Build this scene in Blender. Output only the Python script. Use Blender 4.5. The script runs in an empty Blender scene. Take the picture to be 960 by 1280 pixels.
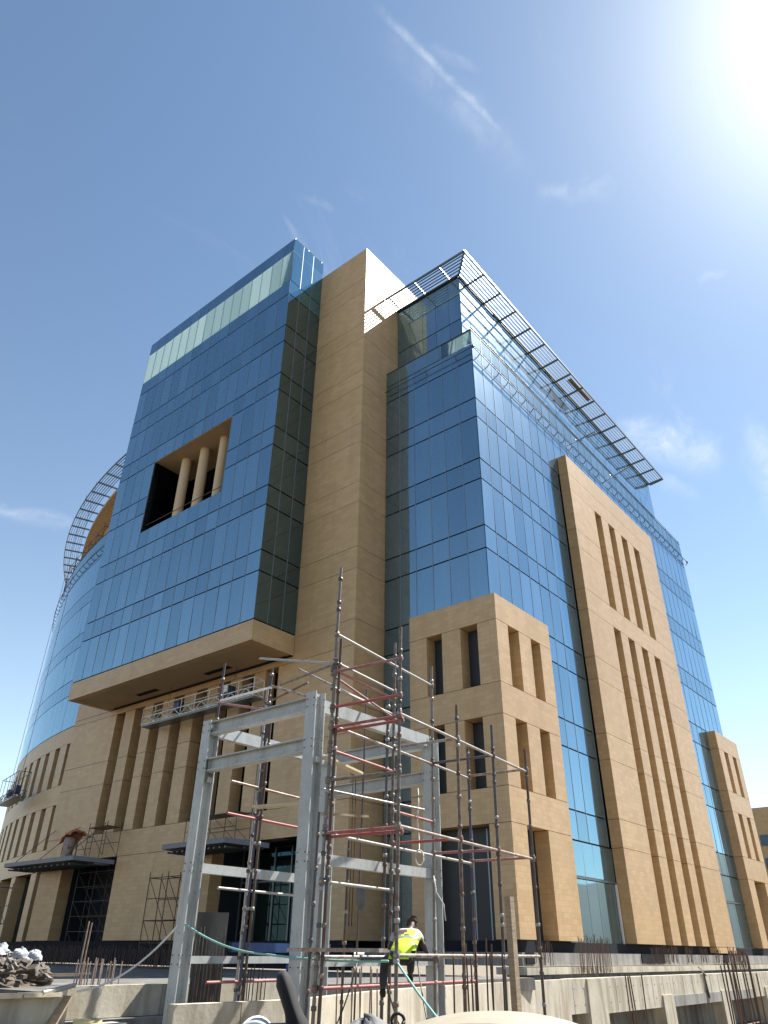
import bpy, bmesh, math, random
from mathutils import Vector, Matrix, Quaternion
random.seed(7)
R = math.radians
scene = bpy.context.scene
col = scene.collection

# ------------------------------------------------------------------ camera
F_PX, PITCH, ROLL, YAW = 908.88, 0.545059, 0.010503, 0.690247
def cam_axes():
    Xw = Vector((math.sin(YAW), 0, math.cos(YAW))); Yw = Vector((-math.cos(YAW), 0, math.sin(YAW))); Zw = Vector((0, -1, 0))
    def tr(v):
        x, y, z = v
        y, z = math.cos(PITCH)*y + math.sin(PITCH)*z, -math.sin(PITCH)*y + math.cos(PITCH)*z
        x, y = math.cos(ROLL)*x - math.sin(ROLL)*y, math.sin(ROLL)*x + math.cos(ROLL)*y
        return (x, y, z)
    a, b, c = tr(Xw), tr(Yw), tr(Zw)
    right = Vector((a[0], b[0], c[0])); down = Vector((a[1], b[1], c[1])); fwd = Vector((a[2], b[2], c[2]))
    return right, -down, -fwd
cd = bpy.data.cameras.new('camera')
cam = bpy.data.objects.new('camera', cd); col.objects.link(cam)
r_, u_, b_ = cam_axes()
cam.matrix_world = Matrix(((r_.x, u_.x, b_.x, 0), (r_.y, u_.y, b_.y, 0), (r_.z, u_.z, b_.z, 0), (0, 0, 0, 1)))
cd.sensor_fit = 'VERTICAL'; cd.sensor_height = 36; cd.lens = F_PX/1280*36
cd.clip_start = 0.1; cd.clip_end = 5000
scene.camera = cam

# ------------------------------------------------------------------ light, sky, exposure
SUN_EL, SUN_AZ = 54.0, -16.5          # azimuth measured from +X towards +Y
sd = Vector((math.cos(R(SUN_EL))*math.cos(R(SUN_AZ)), math.cos(R(SUN_EL))*math.sin(R(SUN_AZ)), math.sin(R(SUN_EL))))
ld = bpy.data.lights.new('sun', 'SUN'); ld.energy = 5.0; ld.angle = R(0.53); ld.color = (1.0, 0.95, 0.87)
lo = bpy.data.objects.new('sun', ld); col.objects.link(lo)
lo.rotation_euler = (-sd).to_track_quat('-Z', 'Y').to_euler(); lo.location = (20, -30, 60)

world = bpy.data.worlds.new('World'); scene.world = world; world.use_nodes = True
wt = world.node_tree; wt.nodes.clear()
def wn(t, **k):
    n = wt.nodes.new(t)
    for a, v in k.items(): setattr(n, a, v)
    return n
def wl(a, b): wt.links.new(a, b)
sky = wn('ShaderNodeTexSky'); sky.sky_type = 'NISHITA'; sky.sun_disc = False
sky.sun_elevation = R(SUN_EL); sky.sun_rotation = R(90 - SUN_AZ)
sky.air_density = 1.0; sky.dust_density = 0.14; sky.ozone_density = 3.0; sky.altitude = 50
geo = wn('ShaderNodeTexCoord')
def wmath(op, a, b=None, c=None, clamp=False):
    n = wn('ShaderNodeMath', operation=op); n.use_clamp = clamp
    for i, v in enumerate((a, b, c)):
        if v is None: continue
        if isinstance(v, (int, float)): n.inputs[i].default_value = v
        else: wl(v, n.inputs[i])
    return n.outputs[0]
def wdot(vec):
    n = wn('ShaderNodeVectorMath', operation='DOT_PRODUCT'); wl(geo.outputs['Generated'], n.inputs[0]); n.inputs[1].default_value = vec
    return n.outputs['Value']
def wramp(v, a, b, lo_=0., hi_=1.):
    n = wn('ShaderNodeMapRange'); n.interpolation_type = 'SMOOTHSTEP'; wl(v, n.inputs[0])
    n.inputs[1].default_value = a; n.inputs[2].default_value = b; n.inputs[3].default_value = lo_; n.inputs[4].default_value = hi_
    return n.outputs[0]
# bright hazy aureole round the sun
ds = wdot(sd)
aur = wmath('POWER', wmath('MAXIMUM', ds, 0.0), 12.0)
aur2 = wmath('POWER', wmath('MAXIMUM', ds, 0.0), 60.0)
aur_s = wmath('ADD', wmath('MULTIPLY', aur, 0.8), wmath('MULTIPLY', aur2, 4.2))
mixa = wn('ShaderNodeMix', data_type='RGBA', blend_type='ADD'); mixa.inputs[0].default_value = 1.0
wl(sky.outputs[0], mixa.inputs[6])
aurc = wn('ShaderNodeVectorMath', operation='SCALE'); aurc.inputs[0].default_value = (1.0, 0.94, 0.80); wl(aur_s, aurc.inputs['Scale'])
wl(aurc.outputs[0], mixa.inputs[7])
# pale dust haze towards the horizon, all the way round
sepz = wn('ShaderNodeSeparateXYZ'); wl(geo.outputs['Generated'], sepz.inputs[0])
hz = wmath('MULTIPLY', wmath('POWER', 2.71828, wmath('MULTIPLY', wmath('MAXIMUM', sepz.outputs[2], 0.0), -4.6)), 3.3)
hzc = wn('ShaderNodeVectorMath', operation='SCALE'); hzc.inputs[0].default_value = (1.0, 0.98, 0.80); wl(hz, hzc.inputs['Scale'])
mixh = wn('ShaderNodeMix', data_type='RGBA', blend_type='ADD'); mixh.inputs[0].default_value = 1.0
tint = wn('ShaderNodeMix', data_type='RGBA', blend_type='MULTIPLY'); tint.inputs[0].default_value = 1.0; wl(mixa.outputs[2], tint.inputs[6]); tint.inputs[7].default_value = (1.02, 1.035, 0.95, 1)
wl(tint.outputs[2], mixh.inputs[6]); wl(hzc.outputs[0], mixh.inputs[7])
# thin cirrus
mp = wn('ShaderNodeMapping'); wl(geo.outputs['Generated'], mp.inputs[0]); mp.inputs['Rotation'].default_value = (0.3, 0.5, 0.9); mp.inputs['Scale'].default_value = (1.0, 2.6, 1.6)
nz = wn('ShaderNodeTexNoise'); nz.inputs['Scale'].default_value = 5.0; nz.inputs['Detail'].default_value = 9; nz.inputs['Roughness'].default_value = 0.62; nz.inputs['Distortion'].default_value = 0.5
wl(mp.outputs[0], nz.inputs['Vector'])
nz2 = wn('ShaderNodeTexNoise'); nz2.inputs['Scale'].default_value = 1.6; nz2.inputs['Detail'].default_value = 3; wl(mp.outputs[0], nz2.inputs['Vector'])
thin = wmath('MULTIPLY', wramp(nz.outputs[0], 0.55, 0.85), wramp(nz2.outputs[0], 0.5, 0.68))
thin = wmath('MULTIPLY', thin, 0.5)
nz3 = wn('ShaderNodeTexNoise'); nz3.inputs['Scale'].default_value = 17.0; nz3.inputs['Detail'].default_value = 8; nz3.inputs['Roughness'].default_value = 0.6; nz3.inputs['Distortion'].default_value = 0.8
wl(geo.outputs['Generated'], nz3.inputs['Vector'])
def streak(c, n_, half_len, half_wid, gain, wob=0.02):
    """a band of cloud along the great circle normal to n_, centred on c"""
    fib = wn('ShaderNodeTexNoise'); fib.inputs['Scale'].default_value = 34.0; fib.inputs['Detail'].default_value = 7; fib.inputs['Roughness'].default_value = 0.65; fib.inputs['Distortion'].default_value = 1.2
    wl(geo.outputs['Generated'], fib.inputs['Vector'])
    gain = wmath('MULTIPLY', wramp(fib.outputs[0], 0.28, 0.72, 0.35, 1.0), gain)
    along = wramp(wdot(c), math.cos(half_len), math.cos(half_len*0.1))
    off = wmath('ADD', wdot(n_), wmath('MULTIPLY', wmath('SUBTRACT', nz3.outputs[0], 0.5), wob))
    across = wmath('POWER', wramp(wmath('ABSOLUTE', off), half_wid, 0.0), 1.3)
    return wmath('MULTIPLY', wmath('MULTIPLY', along, across), wmath('MULTIPLY', wramp(nz3.outputs[0], 0.3, 0.75, 0.25, 1.0), gain))
CLOUDS = [  # centre direction, pole of the band, half length, half width, gain, raggedness
    ((0.3988, 0.2451, 0.8836), (0.1433, 0.9351, -0.3241), 0.118, 0.009, 0.50, 0.01),
    ((0.4311, 0.2473, 0.8678), (0.1470, 0.9296, -0.3380), 0.132, 0.034, 0.20, 0.03),
    ((0.3931, 0.2290, 0.8905), (0.4085, 0.8241, -0.3923), 0.041, 0.010, 0.16, 0.03),
    ((0.8071, 0.1964, 0.5568), (0.3174, 0.6508, -0.6898), 0.079, 0.040, 0.70, 0.06),
    ((0.5758, 0.1769, 0.7982), (0.6832, 0.4323, -0.5886), 0.054, 0.020, 0.26, 0.05),
    ((0.3192, 0.8296, 0.4581), (0.2326, 0.4000, -0.8865), 0.060, 0.014, 0.40, 0.03),
    ((0.8573, 0.1039, 0.5041), (-0.1056, 0.9941, -0.0254), 0.082, 0.030, 0.50, 0.06),
    ((0.8362, 0.2026, 0.5096), (0.2875, 0.6295, -0.7218), 0.035, 0.020, 0.25, 0.05),
    ((0.7104, 0.0793, 0.6993), (0.6692, 0.2316, -0.7061), 0.020, 0.008, 0.30, 0.03),
    ((0.3931, 0.4376, 0.8087), (0.2516, 0.7947, -0.5524), 0.029, 0.012, 0.15, 0.04),
]
cl = thin
for c in CLOUDS:
    cv = Vector(c[0]).normalized(); nv = Vector(c[1]); nv = (nv - cv*nv.dot(cv)).normalized()
    cl = wmath('MAXIMUM', cl, streak(cv, nv, *c[2:]))
mixc = wn('ShaderNodeMix', data_type='RGBA'); wl(cl, mixc.inputs[0]); wl(mixh.outputs[2], mixc.inputs[6]); mixc.inputs[7].default_value = (6.0, 6.3, 6.6, 1)
bg = wn('ShaderNodeBackground'); wl(mixc.outputs[2], bg.inputs[0]); bg.inputs[1].default_value = 0.0675
wo = wn('ShaderNodeOutputWorld'); wl(bg.outputs[0], wo.inputs[0])

scene.view_settings.view_transform = 'Standard'; scene.view_settings.look = 'None'
scene.view_settings.exposure = 1.45; scene.view_settings.gamma = 1.0; scene.view_settings.use_curve_mapping = False
scene.render.engine = 'CYCLES'
scene.cycles.use_denoising = True
scene.cycles.max_bounces = 8; scene.cycles.glossy_bounces = 5; scene.cycles.transparent_max_bounces = 12; scene.cycles.transmission_bounces = 4
scene.cycles.caustics_reflective = False; scene.cycles.caustics_refractive = False

# ------------------------------------------------------------------ materials
MAT = {}
class NT:
    def __init__(s, name):
        s.m = bpy.data.materials.new(name); s.m.use_nodes = True; s.t = s.m.node_tree
        s.b = s.t.nodes['Principled BSDF']; s.out = s.t.nodes['Material Output']; MAT[name] = s.m
    def n(s, t, **k):
        n = s.t.nodes.new(t)
        for a, v in k.items(): setattr(n, a, v)
        return n
    def l(s, a, b): s.t.links.new(a, b)
    def pos(s): return s.n('ShaderNodeNewGeometry').outputs['Position']
    def noise(s, scale, detail=4, rough=0.55, vec=None, dist=0.0):
        n = s.n('ShaderNodeTexNoise'); n.inputs['Scale'].default_value = scale; n.inputs['Detail'].default_value = detail
        n.inputs['Roughness'].default_value = rough; n.inputs['Distortion'].default_value = dist
        s.l(vec if vec is not None else s.pos(), n.inputs['Vector']); return n.outputs[0]
    def stretch(s, v3):
        m = s.n('ShaderNodeMapping'); s.l(s.pos(), m.inputs[0]); m.inputs['Scale'].default_value = v3; return m.outputs[0]
    def ramp(s, f, stops):
        r = s.n('ShaderNodeValToRGB'); s.l(f, r.inputs[0]); e = r.color_ramp.elements
        while len(e) < len(stops): e.new(0.5)
        for x, (p, c) in zip(e, stops): x.position = p; x.color = (*c, 1)
        return r.outputs[0]
    def mix(s, f, a, b, mode='MIX'):
        m = s.n('ShaderNodeMix', data_type='RGBA', blend_type=mode)
        for i, v in ((0, f), (6, a), (7, b)):
            if isinstance(v, (int, float)): m.inputs[i].default_value = v
            elif isinstance(v, tuple): m.inputs[i].default_value = (*v, 1)
            else: s.l(v, m.inputs[i])
        return m.outputs[2]
    def math(s, op, a, b=0.0):
        m = s.n('ShaderNodeMath', operation=op)
        for i, v in ((0, a), (1, b)):
            if isinstance(v, (int, float)): m.inputs[i].default_value = v
            else: s.l(v, m.inputs[i])
        return m.outputs[0]
    def rnd(s): return s.n('ShaderNodeObjectInfo').outputs['Random']
    def color(s, v):
        if isinstance(v, tuple): s.b.inputs['Base Color'].default_value = (*v, 1)
        else: s.l(v, s.b.inputs['Base Color'])
    def set(s, **k):
        for a, v in k.items(): s.b.inputs[a.replace('_', ' ')].default_value = v
    def bump(s, h, strength=0.3, dist=0.02):
        b = s.n('ShaderNodeBump'); b.inputs['Strength'].default_value = strength; b.inputs['Distance'].default_value = dist
        s.l(h, b.inputs['Height']); s.l(b.outputs[0], s.b.inputs['Normal'])

def stone(name, c1, c2, rough):
    t = NT(name)
    sep = t.n('ShaderNodeSeparateXYZ'); t.l(t.pos(), sep.inputs[0])
    cmb = t.n('ShaderNodeCombineXYZ'); t.l(t.math('ADD', sep.outputs[0], sep.outputs[1]), cmb.inputs[0]); t.l(sep.outputs[2], cmb.inputs[1])
    br = t.n('ShaderNodeTexBrick'); t.l(cmb.outputs[0], br.inputs['Vector'])
    br.inputs['Scale'].default_value = 1.0; br.inputs['Brick Width'].default_value = 0.5; br.inputs['Row Height'].default_value = 0.21
    br.inputs['Mortar Size'].default_value = 0.006; br.inputs['Mortar Smooth'].default_value = 0.3; br.inputs['Bias'].default_value = -0.1
    br.inputs['Color1'].default_value = (*c1, 1); br.inputs['Color2'].default_value = (*c2, 1)
    br.inputs['Mortar'].default_value = (c1[0]*0.74, c1[1]*0.72, c1[2]*0.7, 1); br.offset = 0.5
    big = t.noise(0.35, 5, 0.6); fine = t.noise(14, 4, 0.7)
    c = t.mix(t.math('MULTIPLY', t.ramp(big, [(0.35, (0, 0, 0)), (0.7, (1, 1, 1))]), 0.30), br.outputs['Color'], (c1[0]*0.82, c1[1]*0.78, c1[2]*0.74))
    c = t.mix(0.16, c, t.ramp(fine, [(0.3, (c1[0]*.6, c1[1]*.6, c1[2]*.6)), (0.7, (c2[0]*1.2, c2[1]*1.2, c2[2]*1.2))]))
    streak = t.noise(1.0, 3, 0.5, t.stretch((1.4, 1.4, 0.12)))
    c = t.mix(t.math('MULTIPLY', t.ramp(streak, [(0.48, (0, 0, 0)), (0.72, (1, 1, 1))]), 0.24), c, (c1[0]*0.6, c1[1]*0.55, c1[2]*0.5))
    c = t.mix(t.math('MULTIPLY', t.rnd(), 0.32), c, (c1[0]*.80, c1[1]*.78, c1[2]*.80))
    t.color(c); t.set(Roughness=rough, IOR=1.5)
    h = t.math('ADD', t.math('MULTIPLY', br.outputs['Fac'], -1.0), t.math('MULTIPLY', fine, 0.35)); t.bump(h, 0.35, 0.01)
stone('sandstone', (0.515, 0.345, 0.175), (0.63, 0.435, 0.235), 0.43)
stone('soffit_stone', (0.48, 0.345, 0.205), (0.50, 0.365, 0.22), 0.6)

def facade_glass(name, base, clear=0.0, film_on=1.0):
    t = NT(name)
    v = t.rnd()
    c = t.mix(v, tuple(x*0.90 for x in base), tuple(min(1, x*1.10) for x in base))
    # blinds and inner layers seen through the coating: a faint lighter strip along one side of each pane
    t.color(c); t.set(Metallic=1.0, Roughness=0.025)
    t.b.inputs['Specular Tint'].default_value = (0.80, 0.93, 1.0, 1)
    w = t.noise(0.45, 2, 0.5); t.bump(w, 0.035, 0.05)
    film = t.n('ShaderNodeBsdfGlossy'); film.inputs['Roughness'].default_value = 0.42; film.inputs[0].default_value = (0.56, 0.66, 0.76, 1)
    dm = t.n('ShaderNodeMixShader'); t.l(t.b.outputs[0], dm.inputs[1]); t.l(film.outputs[0], dm.inputs[2])
    dirt = t.math('ADD', t.noise(0.8, 5, 0.65, t.stretch((1.6, 1.6, 0.25))), t.math('MULTIPLY', t.math('SUBTRACT', v, 0.5), 0.5))
    t.l(t.math('MULTIPLY', t.math('ADD', t.math('MULTIPLY', dirt, 0.10), 0.085), 1.0 if film_on else 0.06), dm.inputs[0]); t.l(dm.outputs[0], t.out.inputs[0])
    if clear:
        tr = t.n('ShaderNodeBsdfTransparent'); tr.inputs[0].default_value = (0.58, 0.69, 0.69, 1)
        tl = t.n('ShaderNodeBsdfTranslucent'); t.l(t.mix(v, (0.34, 0.42, 0.41), (0.54, 0.62, 0.60)), tl.inputs[0])
        m1 = t.n('ShaderNodeMixShader'); m1.inputs[0].default_value = 0.4; t.l(tr.outputs[0], m1.inputs[1]); t.l(tl.outputs[0], m1.inputs[2])
        m2 = t.n('ShaderNodeMixShader'); m2.inputs[0].default_value = clear; t.l(dm.outputs[0], m2.inputs[1]); t.l(m1.outputs[0], m2.inputs[2])
        t.l(m2.outputs[0], t.out.inputs[0])
facade_glass('blue_glass', (0.19, 0.32, 0.41))
facade_glass('spandrel_glass', (0.18, 0.305, 0.395))
facade_glass('parapet_glass', (0.24, 0.37, 0.44), 0.18)
facade_glass('side_screen_glass', (0.16, 0.37, 0.50), 0.06, 0)
facade_glass('screen_glass', (0.30, 0.42, 0.46), 0.74)
facade_glass('shade_tinted_glass', (0.145, 0.22, 0.255), 0.0, 0)  # same facade glass, base darkened to paint in the return face's dark reflection
facade_glass('dark_glass', (0.014, 0.032, 0.044), 0.0, False)

def simple(name, c, rough=0.6, metal=0.0, vary=0.15, nscale=6.0, bump=0.0, rndvar=0.0):
    t = NT(name)
    n = t.noise(nscale, 5, 0.6)
    k = t.mix(n, tuple(x*(1-vary) for x in c), tuple(min(1, x*(1+vary)) for x in c))
    if rndvar: k = t.mix(t.math('MULTIPLY', t.rnd(), rndvar), k, tuple(x*0.35 for x in c))
    t.color(k); t.set(Roughness=rough, Metallic=metal)
    if bump: t.bump(n, bump, 0.02)
    return t
simple('facade_backing', (0.018, 0.022, 0.028), 0.5)
simple('dark_aluminium', (0.045, 0.06, 0.07), 0.4, 0.3)
simple('louvre_metal', (0.16, 0.19, 0.20), 0.38, 0.6)
simple('roofing', (0.30, 0.28, 0.25), 0.9)
simple('granite', (0.014, 0.016, 0.021), 0.85, 0, 0.4, 18).set(**{'Specular_IOR_Level': 0.2})
simple('mullion_cap', (0.20, 0.25, 0.30), 0.35, 0.5)
simple('canopy_metal', (0.15, 0.16, 0.19), 0.5, 0.3)
simple('column_plaster', (0.55, 0.41, 0.26), 0.7)
simple('white_paint', (0.68, 0.68, 0.66), 0.5, 0, 0.2, 9)
simple('blue_paint', (0.03, 0.075, 0.22), 0.5, 0, 0.3, 5)
simple('black_rubber', (0.010, 0.010, 0.011), 0.85, 0, 0.3, 30)
simple('dark_fabric', (0.03, 0.032, 0.036), 0.8)
simple('hi_vis', (0.52, 0.75, 0.01), 0.75, 0, 0.18, 16, 0.3)
simple('reflective_tape', (0.26, 0.28, 0.28), 0.35, 0.2)
simple('shirt', (0.42, 0.42, 0.44), 0.85, 0, 0.2, 20)
simple('skin', (0.052, 0.028, 0.018), 0.55)
simple('brown_wool', (0.06, 0.03, 0.02), 0.95, 0, 0.3, 60, 0.5)
simple('rope_green', (0.22, 0.42, 0.38), 0.8, 0, 0.3, 40)
simple('rope_white', (0.6, 0.6, 0.56), 0.85)
simple('cable_black', (0.016, 0.016, 0.018), 0.5)
simple('sack_white', (0.36, 0.37, 0.40), 0.9, 0, 0.35, 8, 0.5)
simple('sack_pink', (0.34, 0.27, 0.24), 0.95, 0, 0.4, 6, 0.8)
simple('tarp_grey', (0.13, 0.13, 0.135), 0.75, 0, 0.5, 5, 0.8)
simple('debris_brown', (0.10, 0.078, 0.06), 0.95, 0, 0.7, 3, 0.9)
t = NT('rubble_mix'); n = t.noise(5.0, 6, 0.7); t.color(t.ramp(n, [(0.30, (0.045, 0.038, 0.032)), (0.48, (0.12, 0.10, 0.085)), (0.6, (0.22, 0.21, 0.195)), (0.7, (0.10, 0.075, 0.055))])); t.set(Roughness=0.95)
simple('orange_sheet', (0.42, 0.15, 0.07), 0.8, 0, 0.3, 5)
simple('yellow_pipe', (0.62, 0.50, 0.24), 0.5)
simple('car_paint', (0.30, 0.27, 0.21), 0.5, 0, 0.22, 5)
simple('tyre', (0.015, 0.015, 0.015), 0.9)
simple('hoist_blue', (0.04, 0.06, 0.13), 0.5)
# timber
t = NT('timber'); g = t.noise(3.0, 6, 0.65, t.stretch((2, 2, 9)))
t.color(t.ramp(g, [(0.25, (0.20, 0.145, 0.095)), (0.55, (0.34, 0.26, 0.175)), (0.8, (0.42, 0.33, 0.23))])); t.set(Roughness=0.85); t.bump(g, 0.5, 0.01)
t = NT('timber_pale'); g = t.noise(3.0, 6, 0.65, t.stretch((2, 2, 9)))
t.color(t.ramp(g, [(0.25, (0.44, 0.36, 0.24)), (0.6, (0.58, 0.50, 0.36))])); t.set(Roughness=0.85); t.bump(g, 0.4, 0.01)
# galvanised and rust-stained scaffold tube
def tube_mat(name, base, rust, amount, rough=0.5, metal=0.35):
    t = NT(name); n = t.noise(7.0, 6, 0.7); n2 = t.noise(30.0, 3, 0.6)
    f = t.ramp(t.math('ADD', n, t.math('MULTIPLY', t.math('SUBTRACT', t.rnd(), 0.5), 0.25)), [(amount-0.06, (0, 0, 0)), (amount+0.1, (1, 1, 1))])
    c = t.mix(f, base, rust); c = t.mix(t.math('MULTIPLY', n2, 0.4), c, tuple(x*0.5 for x in base))
    t.color(c); t.set(Roughness=rough, Metallic=metal); t.bump(n2, 0.15, 0.004)
tube_mat('tube_dark', (0.10, 0.105, 0.115), (0.11, 0.06, 0.035), 0.50)
tube_mat('tube_brown', (0.21, 0.185, 0.16), (0.14, 0.07, 0.04), 0.54)
tube_mat('tube_galv', (0.36, 0.35, 0.33), (0.24, 0.145, 0.10), 0.54, 0.45, 0.3)
tube_mat('tube_red', (0.34, 0.085, 0.085), (0.30, 0.20, 0.18), 0.55, 0.55, 0.0)
tube_mat('tube_blue', (0.05, 0.065, 0.14), (0.09, 0.06, 0.05), 0.52)
tube_mat('rebar_rust', (0.115, 0.072, 0.052), (0.17, 0.09, 0.05), 0.55, 0.85, 0.1)
tube_mat('rebar_pale', (0.36, 0.29, 0.24), (0.22, 0.14, 0.10), 0.55, 0.8, 0.1)
# primed steel
t = NT('primed_steel'); n = t.noise(2.5, 6, 0.65); n2 = t.noise(1.0, 4, 0.6, t.stretch((5, 5, 0.5)))
c = t.ramp(n, [(0.3, (0.36, 0.385, 0.38)), (0.65, (0.46, 0.48, 0.475))])
c = t.mix(t.math('MULTIPLY', t.ramp(n2, [(0.52, (0, 0, 0)), (0.70, (1, 1, 1))]), 0.45), c, (0.17, 0.15, 0.13))
sp = t.noise(16.0, 4, 0.7); c = t.mix(t.math('MULTIPLY', t.ramp(sp, [(0.60, (0, 0, 0)), (0.68, (1, 1, 1))]), 0.5), c, (0.15, 0.085, 0.05))
t.color(c); t.set(Roughness=0.5); t.bump(n, 0.1, 0.01)
# concrete
def concrete(name, a, b, stain):
    t = NT(name); n = t.noise(1.3, 8, 0.65); n2 = t.noise(12, 5, 0.7); st = t.noise(1.0, 5, 0.6, t.stretch((2.5, 2.5, 0.35)))
    c = t.ramp(n, [(0.3, a), (0.7, b)])
    c = t.mix(t.math('MULTIPLY', t.ramp(st, [(0.44, (0, 0, 0)), (0.62, (1, 1, 1))]), 0.8), c, stain)
    c = t.mix(t.math('MULTIPLY', t.ramp(n2, [(0.55, (0, 0, 0)), (0.75, (1, 1, 1))]), 0.35), c, tuple(x*0.55 for x in a))
    t.color(c); t.set(Roughness=0.9); t.bump(t.math('ADD', n, t.math('MULTIPLY', n2, 0.5)), 0.5, 0.02)
concrete('concrete', (0.45, 0.41, 0.33), (0.58, 0.535, 0.435), (0.30, 0.26, 0.19))
concrete('concrete_grey', (0.24, 0.235, 0.225), (0.34, 0.33, 0.31), (0.15, 0.14, 0.125))
concrete('concrete_dark', (0.10, 0.095, 0.09), (0.17, 0.165, 0.155), (0.06, 0.055, 0.05))
t = NT('sand'); n = t.noise(0.25, 8, 0.65); n2 = t.noise(6, 6, 0.7)
c = t.ramp(n, [(0.3, (0.14, 0.115, 0.085)), (0.7, (0.20, 0.165, 0.12))]); c = t.mix(t.math('MULTIPLY', n2, 0.4), c, (0.14, 0.115, 0.08))
t.color(c); t.set(Roughness=0.95); t.bump(n2, 0.8, 0.05)
t = NT('asphalt'); n = t.noise(40, 4, 0.7); t.color(t.ramp(n, [(0.3, (0.035, 0.035, 0.036)), (0.7, (0.075, 0.073, 0.07))])); t.set(Roughness=0.9); t.bump(n, 0.5, 0.01)
t = NT('hill_earth'); n = t.noise(0.02, 8, 0.6); t.color(t.ramp(n, [(0.3, (0.20, 0.17, 0.13)), (0.7, (0.30, 0.26, 0.20))])); t.set(Roughness=1.0)

# ------------------------------------------------------------------ building blocks
_cube = {}
def cube_mesh(mat):
    if mat not in _cube:
        m = bpy.data.meshes.new('box_'+mat)
        v = [(x, y, z) for x in (-.5, .5) for y in (-.5, .5) for z in (-.5, .5)]
        f = [(0, 1, 3, 2), (4, 6, 7, 5), (0, 4, 5, 1), (2, 3, 7, 6), (0, 2, 6, 4), (1, 5, 7, 3)]
        m.from_pydata(v, [], f); m.materials.append(MAT[mat]); _cube[mat] = m
    return _cube[mat]
_cyl = {}
def cyl_mesh(mat, n=10):
    k = (mat, n)
    if k not in _cyl:
        m = bpy.data.meshes.new('tube_'+mat)
        v = [(math.cos(2*math.pi*i/n), math.sin(2*math.pi*i/n), z) for z in (-.5, .5) for i in range(n)]
        f = [(i, (i+1) % n, n+(i+1) % n, n+i) for i in range(n)] + [tuple(range(n))[::-1], tuple(range(n, 2*n))]
        m.from_pydata(v, [], f); m.materials.append(MAT[mat])
        for p in m.polygons[:n]: p.use_smooth = True
        _cyl[k] = m
    return _cyl[k]
def link(name, data, parent=None):
    o = bpy.data.objects.new(name, data); col.objects.link(o)
    if parent is not None: o.parent = parent
    return o
def place(o, parent):
    """keep world placement under an Empty that is not rotated"""
    if parent is not None:
        p = parent; off = Vector((0, 0, 0))
        while p is not None: off += p.location; p = p.parent
        o.location = o.location - off
    return o
def box(name, mat, x0, x1, y0, y1, z0, z1, parent=None):
    o = link(name, cube_mesh(mat), parent)
    o.location = ((x0+x1)/2, (y0+y1)/2, (z0+z1)/2); o.scale = (abs(x1-x0), abs(y1-y0), abs(z1-z0))
    return place(o, parent)
def obox(name, mat, c, dims, rz, parent=None, rot=None):
    o = link(name, cube_mesh(mat), parent); o.location = c; o.scale = dims
    o.rotation_euler = rot if rot else (0, 0, rz)
    return place(o, parent)
def bar(name, mat, p, q, w, h, parent=None):
    """rectangular bar from p to q, h tall"""
    p, q = Vector(p), Vector(q); d = q-p
    o = link(name, cube_mesh(mat), parent); o.location = (p+q)/2; o.scale = (d.length, w, h)
    o.rotation_mode = 'QUATERNION'; o.rotation_quaternion = d.to_track_quat('X', 'Z')
    return place(o, parent)
def tube(name, mat, p, q, r, parent=None, n=10):
    p, q = Vector(p), Vector(q); d = q-p
    o = link(name, cyl_mesh(mat, n), parent); o.location = (p+q)/2; o.scale = (r, r, d.length)
    o.rotation_mode = 'QUATERNION'; o.rotation_quaternion = d.to_track_quat('Z', 'Y')
    return place(o, parent)
def mesh_obj(name, mat, v, f, parent=None, smooth=False):
    m = bpy.data.meshes.new(name); m.from_pydata(v, [], f); m.materials.append(MAT[mat]); m.update()
    if smooth:
        for p in m.polygons: p.use_smooth = True
    o = link(name, m, parent)
    return place(o, parent)
class MB:
    """collects boxes and tubes into one mesh"""
    def __init__(s): s.v = []; s.f = []
    def box(s, x0, x1, y0, y1, z0, z1):
        b = len(s.v); s.v += [(x, y, z) for x in (x0, x1) for y in (y0, y1) for z in (z0, z1)]
        s.f += [tuple(b+i for i in q) for q in ((0, 1, 3, 2), (4, 6, 7, 5), (0, 4, 5, 1), (2, 3, 7, 6), (0, 2, 6, 4), (1, 5, 7, 3))]
    def obox(s, c, dims, M):
        b = len(s.v); c = Vector(c)
        s.v += [tuple(c + M @ Vector((x*dims[0], y*dims[1], z*dims[2]))) for x in (-.5, .5) for y in (-.5, .5) for z in (-.5, .5)]
        s.f += [tuple(b+i for i in q) for q in ((0, 1, 3, 2), (4, 6, 7, 5), (0, 4, 5, 1), (2, 3, 7, 6), (0, 2, 6, 4), (1, 5, 7, 3))]
    def tube(s, p, q, r, n=6):
        p, q = Vector(p), Vector(q); Q = (q-p).to_track_quat('Z', 'Y'); b = len(s.v)
        for e in (p, q):
            for i in range(n): s.v.append(tuple(e + Q @ Vector((r*math.cos(2*math.pi*i/n), r*math.sin(2*math.pi*i/n), 0))))
        s.f += [(b+i, b+(i+1) % n, b+n+(i+1) % n, b+n+i) for i in range(n)] + [tuple(b+i for i in range(n))[::-1], tuple(b+n+i for i in range(n))]
    def build(s, name, mat, parent=None, kind=None, smooth=False):
        o = mesh_obj(name, mat, s.v, s.f, parent, smooth)
        if kind: o['kind'] = kind
        return o
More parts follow.
